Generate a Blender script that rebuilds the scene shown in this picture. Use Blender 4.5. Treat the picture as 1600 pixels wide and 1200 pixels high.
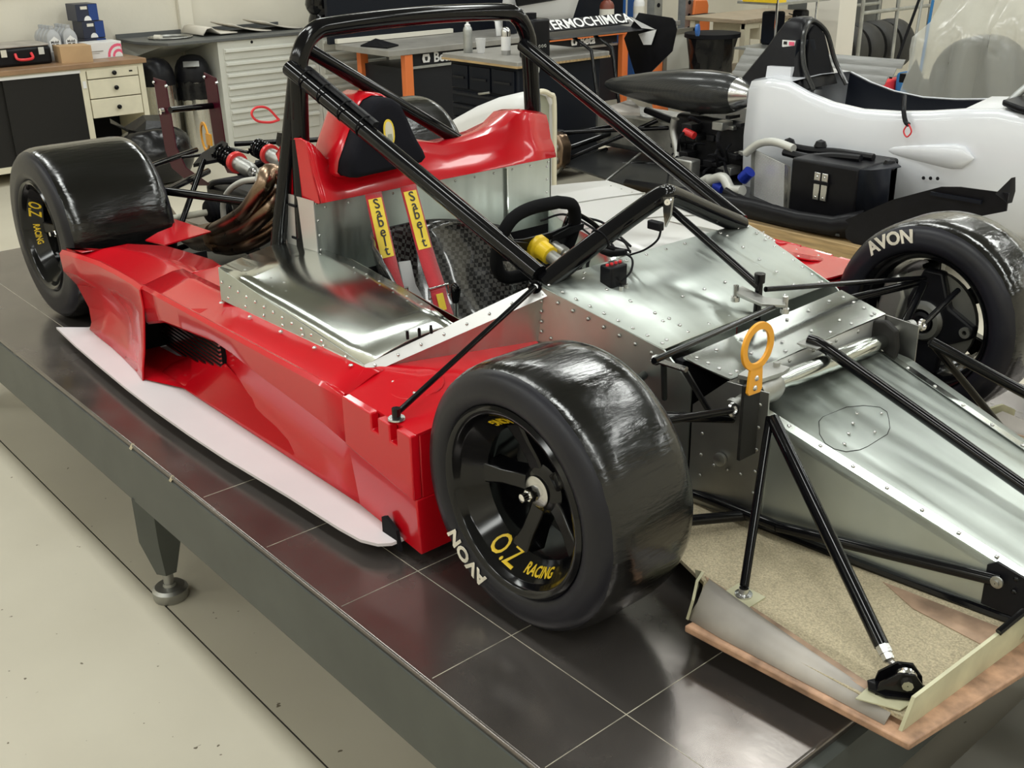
import bpy, math, random
from mathutils import Vector, Matrix
random.seed(7)
scene = bpy.context.scene
for o in list(bpy.data.objects): bpy.data.objects.remove(o, do_unlink=True)
COL = scene.collection
PI = math.pi

# ------------------------------------------------------------------ camera
cam = bpy.data.cameras.new('camera'); cam.lens = 36 * 1693.0 / 1600; cam.sensor_width = 36; cam.clip_start = 0.05; cam.clip_end = 60
camo = bpy.data.objects.new('camera', cam); COL.objects.link(camo); scene.camera = camo
camo.matrix_world = Matrix(((0.65533659, -0.28864424, 0.69801035, 1.277),
                            (0.75516965, 0.26982465, -0.59742234, -1.864),
                            (-0.01589788, 0.91862896, 0.39480134, 1.705), (0, 0, 0, 1)))
# ------------------------------------------------------------------ world, lights, exposure
w = bpy.data.worlds.new('world'); scene.world = w; w.use_nodes = True
w.node_tree.nodes['Background'].inputs[0].default_value = (0.9, 0.95, 1, 1)
w.node_tree.nodes['Background'].inputs[1].default_value = 0.15
vs = scene.view_settings
vs.view_transform = 'Standard'; vs.look = 'None'; vs.gamma = 1.0; vs.exposure = -0.68; vs.use_curve_mapping = False
CEIL = 4.2
LAMP_W = 50
LAMPS = [(x, y) for y in (-4.4, -1.0, 2.4, 5.8, 9.2) for x in (-6.05, -3.9, -1.75, 0.4, 2.55, 4.7)]
for (lx, ly) in LAMPS:
    L = bpy.data.lights.new('ceiling_tube_light', 'AREA'); L.shape = 'RECTANGLE'; L.size = 1.35; L.size_y = 0.45
    L.energy = LAMP_W; L.color = (0.97, 1.0, 0.96)
    lo = bpy.data.objects.new('ceiling_tube_light', L); COL.objects.link(lo); lo.location = (lx, ly, CEIL - 0.16)

# ------------------------------------------------------------------ materials
MATS = {}
def mat(name, col, rough=0.5, metal=0.0, coat=0.0, noise=None, bump=None, spec=0.5, rnoise=None, trans=0.0, alpha=1.0, sheen=0):
    """noise=(scale, amount, stretch xyz) colour variation; bump=(scale, strength, stretch); rnoise=(scale, lo, hi, stretch) roughness"""
    m = bpy.data.materials.new(name); m.use_nodes = True
    nt = m.node_tree; b = nt.nodes['Principled BSDF']; I = b.inputs
    I['Base Color'].default_value = (*col, 1); I['Roughness'].default_value = rough; I['Metallic'].default_value = metal
    I['Coat Weight'].default_value = coat; I['Coat Roughness'].default_value = 0.06; I['Specular IOR Level'].default_value = spec
    I['Transmission Weight'].default_value = trans; I['Alpha'].default_value = alpha; I['Sheen Weight'].default_value = sheen
    tc = nt.nodes.new('ShaderNodeTexCoord')
    def nz(scale, st, detail=4):
        mp = nt.nodes.new('ShaderNodeMapping'); mp.inputs['Scale'].default_value = st or (1, 1, 1)
        nt.links.new(tc.outputs['Object'], mp.inputs[0])
        n = nt.nodes.new('ShaderNodeTexNoise'); n.inputs['Scale'].default_value = scale; n.inputs['Detail'].default_value = detail
        nt.links.new(mp.outputs[0], n.inputs['Vector']); return n
    if noise:
        n = nz(noise[0], noise[2] if len(noise) > 2 else None)
        r = nt.nodes.new('ShaderNodeMapRange'); r.inputs[1].default_value = 0.3; r.inputs[2].default_value = 0.7
        r.inputs[3].default_value = 1 - noise[1]; r.inputs[4].default_value = 1 + noise[1]
        nt.links.new(n.outputs[0], r.inputs[0])
        mx = nt.nodes.new('ShaderNodeMix'); mx.data_type = 'RGBA'; mx.blend_type = 'MULTIPLY'; mx.inputs[0].default_value = 1
        mx.inputs[6].default_value = (*col, 1); nt.links.new(r.outputs[0], mx.inputs[7]); nt.links.new(mx.outputs[2], I['Base Color'])
    if rnoise:
        n = nz(rnoise[0], rnoise[3] if len(rnoise) > 3 else None)
        r = nt.nodes.new('ShaderNodeMapRange'); r.inputs[1].default_value = 0.3; r.inputs[2].default_value = 0.7
        r.inputs[3].default_value = rnoise[1]; r.inputs[4].default_value = rnoise[2]
        nt.links.new(n.outputs[0], r.inputs[0]); nt.links.new(r.outputs[0], I['Roughness'])
    if bump:
        n = nz(bump[0], bump[2] if len(bump) > 2 else None, 6)
        bp = nt.nodes.new('ShaderNodeBump'); bp.inputs['Strength'].default_value = bump[1]; bp.inputs['Distance'].default_value = 0.01
        nt.links.new(n.outputs[0], bp.inputs['Height']); nt.links.new(bp.outputs[0], I['Normal'])
    MATS[name] = m; return m
mat('red', (0.56, 0.004, 0.012), 0.22, coat=0.45, spec=0.3, bump=(3, 0.02))
mat('dark_red', (0.055, 0.003, 0.012), 0.35, spec=0.12)
mat('white_paint', (0.76, 0.78, 0.83), 0.28, coat=0.6)
mat('white_tray', (0.68, 0.63, 0.65), 0.55, noise=(3, 0.05))
mat('alu', (0.66, 0.69, 0.66), 0.26, 1.0, rnoise=(2.5, 0.11, 0.26), noise=(5, 0.10), bump=(2.2, 0.05))
mat('alu_brushed', (0.52, 0.56, 0.53), 0.4, 1.0, rnoise=(3, 0.36, 0.54, (1, 14, 1)), noise=(4, 0.14), bump=(2.5, 0.05))
mat('alu_white', (0.66, 0.655, 0.645), 0.45, 0.8)
mat('steel', (0.62, 0.62, 0.62), 0.25, 1.0)
mat('dull_steel', (0.40, 0.40, 0.38), 0.45, 1.0, noise=(8, 0.15))
mat('chrome', (0.85, 0.85, 0.85), 0.12, 1.0)
mat('tube_black', (0.004, 0.004, 0.005), 0.11, spec=0.32)
mat('satin_black', (0.007, 0.007, 0.009), 0.36, noise=(20, 0.2), spec=0.2)
mat('matt_black', (0.008, 0.008, 0.010), 0.75, spec=0.15)
mat('rubber', (0.011, 0.011, 0.016), 0.36, spec=0.32, noise=(6, 0.25), bump=(60, 0.03))
mat('tread', (0.005, 0.005, 0.005), 0.2, spec=0.6, coat=0.2, rnoise=(14, 0.08, 0.26, (1, .3, 1)), bump=(60, 0.22, (1.0, .22, 1.0)))
mat('old_rubber', (0.03, 0.03, 0.03), 0.6, noise=(5, 0.3))
mat('rim_black', (0.004, 0.004, 0.005), 0.12, spec=0.4)
mat('yellow', (0.85, 0.58, 0.02), 0.4)
mat('letter_white', (0.75, 0.70, 0.60), 0.6, noise=(40, 0.2))
mat('white_print', (0.85, 0.85, 0.85), 0.5)
mat('black_print', (0.01, 0.01, 0.01), 0.5)
mat('orange', (0.85, 0.38, 0.03), 0.38)
mat('orange_bench', (0.80, 0.20, 0.05), 0.5)
mat('strap_red', (0.50, 0.02, 0.03), 0.75, sheen=0.3, bump=(160, 0.15))
mat('strap_yellow', (0.85, 0.62, 0.05), 0.6)
mat('suede', (0.008, 0.008, 0.009), 0.95, spec=0.1)
mat('pad_black', (0.008, 0.008, 0.012), 0.85, spec=0.15)
mat('exhaust', (0.23, 0.16, 0.11), 0.30, 1.0, noise=(6, 0.35), rnoise=(8, 0.2, 0.42))
mat('hose_silver', (0.62, 0.62, 0.58), 0.45, 0.3)
mat('shaft_cream', (0.60, 0.58, 0.48), 0.4)
mat('engine_dark', (0.014, 0.014, 0.016), 0.45, 0.3, spec=0.3, noise=(12, 0.4))
mat('cast_alloy', (0.45, 0.45, 0.43), 0.45, 0.9, noise=(10, 0.25))
mat('spring_red', (0.65, 0.03, 0.03), 0.35)
mat('fibreglass', (0.47, 0.40, 0.27), 0.7, noise=(300, 0.30), bump=(400, 0.5))
mat('resin', (0.52, 0.50, 0.34), 0.4, noise=(9, 0.25))
mat('resin_grey', (0.36, 0.33, 0.30), 0.45, noise=(7, 0.25))
mat('wood_rim', (0.42, 0.25, 0.16), 0.55, noise=(26, 0.45), bump=(60, .2))
mat('bond', (0.33, 0.22, 0.15), 0.6, noise=(18, 0.4))
mat('wood', (0.42, 0.29, 0.14), 0.6, noise=(5, 0.3, (1, 12, 12)))
mat('ply', (0.34, 0.27, 0.19), 0.5, noise=(5, 0.25, (1, 10, 10)))
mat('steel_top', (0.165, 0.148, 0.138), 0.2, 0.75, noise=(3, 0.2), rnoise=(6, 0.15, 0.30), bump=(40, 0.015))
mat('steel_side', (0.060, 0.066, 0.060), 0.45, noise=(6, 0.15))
mat('shelf_deck', (0.20, 0.19, 0.165), 0.4, noise=(4, 0.2))
mat('scribe', (0.34, 0.31, 0.25), 0.5, noise=(20, 0.5))
mat('wall', (0.74, 0.70, 0.60), 0.85, noise=(2.5, 0.05), bump=(30, 0.1))
mat('ceiling', (0.26, 0.27, 0.25), 0.9)
mat('floor_joint', (0.045, 0.04, 0.035), 0.9)
mat('pillar', (0.74, 0.71, 0.64), 0.8)
mat('cream', (0.72, 0.67, 0.52), 0.5, noise=(10, 0.05))
mat('grey_cab', (0.60, 0.60, 0.55), 0.5, noise=(4, 0.04))
mat('grey_handle', (0.68, 0.68, 0.63), 0.4)
mat('door_dark', (0.018, 0.017, 0.016), 0.55, spec=0.2)
mat('worktop_brown', (0.30, 0.18, 0.10), 0.35, noise=(8, 0.2))
mat('shelf_grey', (0.10, 0.105, 0.105), 0.5)
mat('paper', (0.74, 0.71, 0.63), 0.8)
mat('foam', (0.66, 0.62, 0.55), 0.8)
mat('card', (0.50, 0.33, 0.18), 0.7, noise=(6, 0.1))
mat('bottle_grey', (0.42, 0.43, 0.45), 0.4)
mat('box_blue', (0.015, 0.05, 0.22), 0.4)
mat('box_navy', (0.02, 0.025, 0.05), 0.4)
mat('blue', (0.02, 0.12, 0.42), 0.4)
mat('blue_anodised', (0.02, 0.05, 0.50), 0.3, 0.6)
mat('pink', (0.80, 0.12, 0.22), 0.5)
mat('hot_red', (0.75, 0.04, 0.05), 0.4)
mat('stainless', (0.62, 0.61, 0.57), 0.25, 1.0, rnoise=(4, 0.18, 0.4, (12, 12, 1)))
mat('bag_black', (0.006, 0.006, 0.007), 0.25, spec=0.4, bump=(7, 0.8))
mat('navy_black', (0.006, 0.008, 0.014), 0.45, spec=0.2)
mat('beta_black', (0.013, 0.014, 0.018), 0.5, spec=0.25)
mat('bench_top', (0.28, 0.27, 0.25), 0.45, noise=(7, 0.15))
mat('white_shell', (0.78, 0.78, 0.78), 0.4)
mat('shell_inside', (0.36, 0.37, 0.29), 0.7)
mat('wing_grey', (0.24, 0.24, 0.23), 0.35, noise=(5, 0.2, (1, 10, 10)))
mat('olive_plastic', (0.20, 0.05, 0.03), 0.4)
mat('galv', (0.42, 0.43, 0.42), 0.45, 0.8, noise=(9, 0.2))
mat('mop_blue', (0.02, 0.16, 0.40), 0.6)
mat('lamp_glow', (0.9, 0.9, 0.9), 0.5)
e = MATS['lamp_glow'].node_tree.nodes['Principled BSDF'].inputs; e['Emission Color'].default_value = (1, 0.97, 0.9, 1); e['Emission Strength'].default_value = 6
def clear_plastic(name, col, alpha, rough=0.25, bump=(6, 0.5)):
    return mat(name, col, rough, bump=bump, alpha=alpha)
clear_plastic('sheet_plastic', (0.60, 0.60, 0.55), 0.50, 0.16, (4, 1.0))
clear_plastic('cup_plastic', (0.8, 0.8, 0.8), 0.45, 0.15, None)

def carbon(name, scale, a=(0.008, 0.008, 0.008), b=(0.060, 0.058, 0.055), rough=0.22, coat=0.8):
    m = mat(name, a, rough, coat=coat, spec=0.3); nt = m.node_tree; I = nt.nodes['Principled BSDF'].inputs
    tc = nt.nodes.new('ShaderNodeTexCoord'); mp = nt.nodes.new('ShaderNodeMapping'); mp.inputs['Rotation'].default_value = (0.5, 0.4, 0.79)
    ch = nt.nodes.new('ShaderNodeTexChecker'); ch.inputs['Scale'].default_value = scale
    ch.inputs['Color1'].default_value = (*a, 1); ch.inputs['Color2'].default_value = (*b, 1)
    nt.links.new(tc.outputs['Object'], mp.inputs[0]); nt.links.new(mp.outputs[0], ch.inputs[0]); nt.links.new(ch.outputs[0], I['Base Color'])
carbon('carbon', 90); carbon('carbon_fine', 120, (0.020, 0.021, 0.022), (0.034, 0.035, 0.036), 0.28, 0.25)

def floor_mat():
    m = mat('floor_paint', (0.56, 0.52, 0.42), 0.5); nt = m.node_tree; I = nt.nodes['Principled BSDF'].inputs
    tc = nt.nodes.new('ShaderNodeTexCoord')
    big = nt.nodes.new('ShaderNodeTexNoise'); big.inputs['Scale'].default_value = 1.3; big.inputs['Detail'].default_value = 6
    nt.links.new(tc.outputs['Object'], big.inputs['Vector'])
    r1 = nt.nodes.new('ShaderNodeValToRGB'); r1.color_ramp.elements[0].position = 0.3; r1.color_ramp.elements[1].position = 0.7
    r1.color_ramp.elements[0].color = (0.49, 0.45, 0.36, 1); r1.color_ramp.elements[1].color = (0.58, 0.54, 0.44, 1)
    nt.links.new(big.outputs[0], r1.inputs[0])
    sp = nt.nodes.new('ShaderNodeTexNoise'); sp.inputs['Scale'].default_value = 34; sp.inputs['Detail'].default_value = 2
    nt.links.new(tc.outputs['Object'], sp.inputs['Vector'])
    r2 = nt.nodes.new('ShaderNodeValToRGB'); r2.color_ramp.elements[0].position = 0.245; r2.color_ramp.elements[1].position = 0.27
    r2.color_ramp.elements[0].color = (0.25, 0.22, 0.18, 1); r2.color_ramp.elements[1].color = (1, 1, 1, 1)
    nt.links.new(sp.outputs[0], r2.inputs[0])
    mx = nt.nodes.new('ShaderNodeMix'); mx.data_type = 'RGBA'; mx.blend_type = 'MULTIPLY'; mx.inputs[0].default_value = 1
    nt.links.new(r1.outputs[0], mx.inputs[6]); nt.links.new(r2.outputs[0], mx.inputs[7]); nt.links.new(mx.outputs[2], I['Base Color'])
floor_mat()

# ------------------------------------------------------------------ geometry helpers
def V(p): return Vector(p)
def perp(d):
    d = V(d).normalized(); a = Vector((0, 0, 1)) if abs(d.z) < 0.9 else Vector((1, 0, 0))
    u = d.cross(a).normalized(); return u, d.cross(u).normalized()
def spline(pts, n=6):
    P = [V(p) for p in pts]; P = [2 * P[0] - P[1]] + P + [2 * P[-1] - P[-2]]; out = []
    for i in range(1, len(P) - 2):
        a, b, c, d = P[i - 1:i + 3]
        for k in range(n):
            t = k / n
            out.append(0.5 * ((2 * b) + (c - a) * t + (2 * a - 5 * b + 4 * c - d) * t * t + (3 * b - a - 3 * c + d) * t ** 3))
    out.append(P[-2]); return out
class G:
    def __init__(s): s.v = []; s.f = []
    def add(s, vs, fs):
        k = len(s.v); s.v += [tuple(p) for p in vs]; s.f += [tuple(i + k for i in q) for q in fs]; return s
    def box(s, a, b, M=None):
        x0, x1 = sorted((a[0], b[0])); y0, y1 = sorted((a[1], b[1])); z0, z1 = sorted((a[2], b[2]))
        vs = [Vector(p) for p in ((x0, y0, z0), (x1, y0, z0), (x1, y1, z0), (x0, y1, z0), (x0, y0, z1), (x1, y0, z1), (x1, y1, z1), (x0, y1, z1))]
        if M: vs = [M @ p for p in vs]
        return s.add(vs, ((0, 3, 2, 1), (4, 5, 6, 7), (0, 1, 5, 4), (1, 2, 6, 5), (2, 3, 7, 6), (3, 0, 4, 7)))
    def tube(s, pts, r, n=10, closed=False, caps=True, flat=1.0):
        P = [V(p) for p in pts]; m = len(P); rs = r if isinstance(r, (list, tuple)) else [r] * m
        T = []
        for i in range(m):
            a = P[i - 1] if (i > 0 or closed) else P[i]; b = P[(i + 1) % m] if (i < m - 1 or closed) else P[i]
            T.append((b - a).normalized())
        u, _ = perp(T[0]); vs = []
        for i in range(m):
            u = (u - T[i] * u.dot(T[i])); u = u.normalized() if u.length > 1e-6 else perp(T[i])[0]
            w_ = T[i].cross(u)
            for k in range(n):
                t = 2 * PI * k / n; vs.append(P[i] + rs[i] * (math.cos(t) * u + flat * math.sin(t) * w_))
        fs = []
        for i in range(m if closed else m - 1):
            j = (i + 1) % m
            for k in range(n): fs.append((i * n + k, i * n + (k + 1) % n, j * n + (k + 1) % n, j * n + k))
        if caps and not closed: fs.append(tuple(range(n - 1, -1, -1))); fs.append(tuple((m - 1) * n + k for k in range(n)))
        return s.add(vs, fs)
    def cyl(s, a, b, r, r2=None, n=14): return s.tube([a, b], [r, r if r2 is None else r2], n)
    def lathe(s, prof, o, d, n=32, closed=False, ref=None):
        o = V(o); d = V(d).normalized(); u, w_ = perp(d)
        if ref: u = V(ref); w_ = d.cross(u)
        m = len(prof); vs = []; fs = []
        for (r, h) in prof:
            for k in range(n):
                t = 2 * PI * k / n; vs.append(o + d * h + r * (math.cos(t) * u + math.sin(t) * w_))
        for i in range(m if closed else m - 1):
            j = (i + 1) % m
            for k in range(n): fs.append((i * n + k, i * n + (k + 1) % n, j * n + (k + 1) % n, j * n + k))
        return s.add(vs, fs)
    def poly(s, pts, off):
        P = [V(p) for p in pts]; n = len(P); off = V(off)
        return s.add(P + [p + off for p in P], [tuple(range(n - 1, -1, -1)), tuple(range(n, 2 * n))] + [(i, (i + 1) % n, n + (i + 1) % n, n + i) for i in range(n)])
    def grid(s, rows, cu=False, cv=False):
        m = len(rows); n = len(rows[0]); fs = []
        for i in range(m if cu else m - 1):
            for k in range(n if cv else n - 1):
                j = (i + 1) % m; l = (k + 1) % n
                fs.append((i * n + k, i * n + l, j * n + l, j * n + k))
        return s.add([p for r in rows for p in r], fs)
    def ball(s, c, r, n=10, sq=(1, 1, 1)):
        c = V(c); rows = []
        for i in range(n // 2 + 1):
            a = PI * i / (n // 2); rows.append([c + Vector((r * sq[0] * math.sin(a) * math.cos(2 * PI * k / n), r * sq[1] * math.sin(a) * math.sin(2 * PI * k / n), r * sq[2] * math.cos(a))) for k in range(n)])
        return s.grid(rows, cv=True)
    def ring(s, c, nrm, R0, r, n=28, m=8): # torus
        u, w_ = perp(nrm); c = V(c)
        return s.tube([c + R0 * (math.cos(2 * PI * k / n) * u + math.sin(2 * PI * k / n) * w_) for k in range(n)], r, m, closed=True)
def fix(me):
    import bmesh
    bm = bmesh.new(); bm.from_mesh(me); bmesh.ops.recalc_face_normals(bm, faces=bm.faces); bm.to_mesh(me); bm.free()
def done(g, name, m, parent=None, label=None, cat=None, group=None, kind=None, bev=0, sol=0, sub=0, smooth=True, ang=40):
    me = bpy.data.meshes.new(name)
    base = Vector((0, 0, 0))
    if parent is None and kind != 'structure':
        xs = [p[0] for p in g.v]; ys = [p[1] for p in g.v]; zs = [p[2] for p in g.v]
        base = Vector(((min(xs) + max(xs)) / 2, (min(ys) + max(ys)) / 2, min(zs)))
    me.from_pydata([V(p) - base for p in g.v], [], g.f); me.validate(); fix(me)
    me.materials.append(MATS[m])
    if smooth:
        for p in me.polygons: p.use_smooth = True
        if not sub: me.set_sharp_from_angle(angle=math.radians(ang))
    o = bpy.data.objects.new(name, me); COL.objects.link(o); o.location = base
    return attach(o, parent, label, cat, group, kind, bev, sol, sub)
def attach(o, parent=None, label=None, cat=None, group=None, kind=None, bev=0, sol=0, sub=0):
    if parent:
        o.parent = parent; o.matrix_parent_inverse = Matrix.Translation(-wloc(parent))
    if label: o['label'] = label
    if cat: o['category'] = cat
    if group: o['group'] = group
    if kind: o['kind'] = kind
    if sub: md = o.modifiers.new('sub', 'SUBSURF'); md.levels = sub; md.render_levels = sub
    if sol: md = o.modifiers.new('sol', 'SOLIDIFY'); md.thickness = abs(sol); md.offset = -1 if sol > 0 else 1
    if bev: md = o.modifiers.new('bev', 'BEVEL'); md.width = bev; md.segments = 2; md.limit_method = 'ANGLE'; md.angle_limit = math.radians(40)
    return o
def wloc(o):
    l = o.location.copy()
    while o.parent:                                   # every object here is only translated
        l = l + o.matrix_parent_inverse.translation; o = o.parent; l = l + o.location
    return l
def thing(name, loc, label, cat, group=None):
    o = bpy.data.objects.new(name, None); COL.objects.link(o); o.location = loc; o.empty_display_size = 0.1
    o['label'] = label; o['category'] = cat
    if group: o['group'] = group
    return o
def dup(o, off, label=None, parent=None):
    c = o.copy(); COL.objects.link(c)
    if o.parent is None: c.location = o.location + V(off)
    elif parent is None: c.location = o.location + V(off)          # sibling copy under the same parent
    else: c.parent = parent
    if label: c['label'] = label
    for ch in [q for q in bpy.data.objects if q.parent == o]: dup(ch, (0, 0, 0), None, c)
    return c
def text(s, size, m, parent, fn, name='lettering', bold=0.0, ext=0.0006, shear=0.0, label=None):
    cu = bpy.data.curves.new('t', 'FONT'); cu.body = s; cu.size = size; cu.align_x = 'CENTER'; cu.align_y = 'CENTER'
    cu.extrude = ext; cu.offset = bold; cu.resolution_u = 3; cu.shear = shear
    t = bpy.data.objects.new('t', cu); COL.objects.link(t)
    me = bpy.data.meshes.new_from_object(t); bpy.data.objects.remove(t, do_unlink=True)
    me.name = name
    for v in me.vertices: v.co = V(fn(v.co.x, v.co.y, v.co.z))
    me.materials.clear(); me.materials.append(MATS[m])
    o = bpy.data.objects.new(name, me); COL.objects.link(o)
    return attach(o, parent, label)
def planar(o, ux, uy):
    o = V(o); ux = V(ux).normalized(); uy = V(uy); uy = (uy - ux * uy.dot(ux)).normalized(); n = ux.cross(uy)
    return lambda x, y, z: o + ux * x + uy * y + n * z
def lerp(a, b, t): return V(a) * (1 - t) + V(b) * t
def rivets(name, lines, parent, nrm, r=0.004, m='chrome'):
    g = G(); n = V(nrm).normalized(); u, w_ = perp(n)
    for (a, b, k) in lines:
        for i in range(k):
            c = lerp(a, b, i / max(1, k - 1)) + n * 0.0005
            g.lathe([(r, 0), (r * 0.85, r * 0.35), (r * 0.4, r * 0.6), (0.0003, r * 0.65)], c, n, 6)
    return done(g, name, m, parent, kind='stuff')

# ------------------------------------------------------------------ the room
X0, X1, Y0, Y1 = -7.65, 6.5, -5.2, 10.2
fl = done(G().box((X0 - .1, Y0 - .1, -0.12), (X1 + .1, Y1 + .1, -0.004)), 'floor', 'floor_joint', kind='structure')
for (a, b) in ((Y0, -0.979), (-0.973, 2.021), (2.027, 5.021), (5.027, Y1)):
    done(G().box((X0, a, -0.06), (X1, b, 0)), 'floor_slab', 'floor_paint', fl, smooth=False)
done(G().box((X0 - .2, Y0, 0), (X0, Y1, CEIL)), 'wall_back', 'wall', kind='structure', smooth=False)
done(G().box((X1, Y0, 0), (X1 + .2, Y1, CEIL)), 'wall_front', 'wall', kind='structure', smooth=False)
done(G().box((X0, Y0 - .2, 0), (X1, Y0, CEIL)), 'wall_right', 'wall', kind='structure', smooth=False)
done(G().box((X0, Y1, 0), (X1, Y1 + .2, CEIL)), 'wall_left', 'wall', kind='structure', smooth=False)
done(G().box((X0 - .2, Y0 - .2, CEIL), (X1 + .2, Y1 + .2, CEIL + .2)), 'ceiling', 'ceiling', kind='structure', smooth=False)
done(G().box((X0, 2.21, 0), (X0 + .05, 2.33, CEIL)), 'trim_1', 'wall', kind='structure', bev=.006)
done(G().box((X0, .35, 1.235), (X0 + .02, 1.62, 1.26)), 'trim_2', 'wall', kind='structure')
# ceiling fixtures that carry the tubes
for i, (lx, ly) in enumerate(LAMPS):
    done(G().box((lx - .8, ly - .18, CEIL - .15), (lx + .8, ly + .18, CEIL)), 'ceiling_light', 'white_shell', None, 'white strip light fixture on the workshop ceiling', 'ceiling light', 'strip lights on the ceiling')

# ------------------------------------------------------------------ the setup platform
PZ = 0.5; PE = -0.998
pf = thing('setup_platform', (-1.2, 0, 0), 'long dark steel setup platform under the red racing car', 'platform')
top = done(G().poly([(-3.3, PE, .34), (.565, PE, .34), (.585, .998, .34), (-3.3, .998, .34)], (0, 0, .16)), 'top_plate', 'steel_top', pf, bev=.006)
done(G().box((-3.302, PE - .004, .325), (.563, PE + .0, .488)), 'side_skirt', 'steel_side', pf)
done(G().box((.60, -.90, .16), (2.0, .90, .22)), 'lower_deck', 'shelf_deck', pf)
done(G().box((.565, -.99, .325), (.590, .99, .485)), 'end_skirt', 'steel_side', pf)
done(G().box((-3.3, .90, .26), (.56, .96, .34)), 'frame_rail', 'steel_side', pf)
for x in (.62, 1.9):
    for y in (-.85, .80): done(G().box((x, y, 0), (x + .05, y + .05, .16)), 'deck_leg', 'steel_side', pf)
for x in (.314, .026, -.262, -.55, -.84):
    done(G().box((x - .0008, PE + .012, .499), (x + .0008, (.95), .5004)), 'grid_line', 'scribe', top)
for y in (-.805, .0, .805):
    done(G().box((-3.28, y - .0008, .499), ((.56), y + .0008, .5003)), 'grid_line', 'scribe', top)
for x in (-2.95, -1.258, .2):
    for y in (-.945, .945):
        g = G()
        g.lathe([(.001, .33), (.062, .33), (.062, .20), (.030, .085), (.001, .085)], (x, y, 0), (0, 0, 1), 6)
        lg = done(g, 'leg', 'steel_side', pf)
        g = G().cyl((x, y, .03), (x, y, .10), .014); done(g, 'stem', 'dull_steel', lg)
        g = G().lathe([(.001, 0), (.046, 0), (.048, .006), (.048, .028), (.040, .036), (.018, .038), (.016, .046), (.001, .046)], (x, y, 0.0005), (0, 0, 1), 20); done(g, 'foot_pad', 'dull_steel', lg)

for (x, a_) in ((-1.215, .008), (-.985, .007)):
    done(G().poly([(x - a_, PE - .0045, .4885), (x + a_ * .6, PE - .0045, .4885), (x + a_, PE + .004, .5006), (x - a_ * .2, PE + a_, .5006), (x - a_ * .8, PE + .003, .5006)], (0, 0, .0004)), 'edge_chip', 'fibreglass', top)

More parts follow.
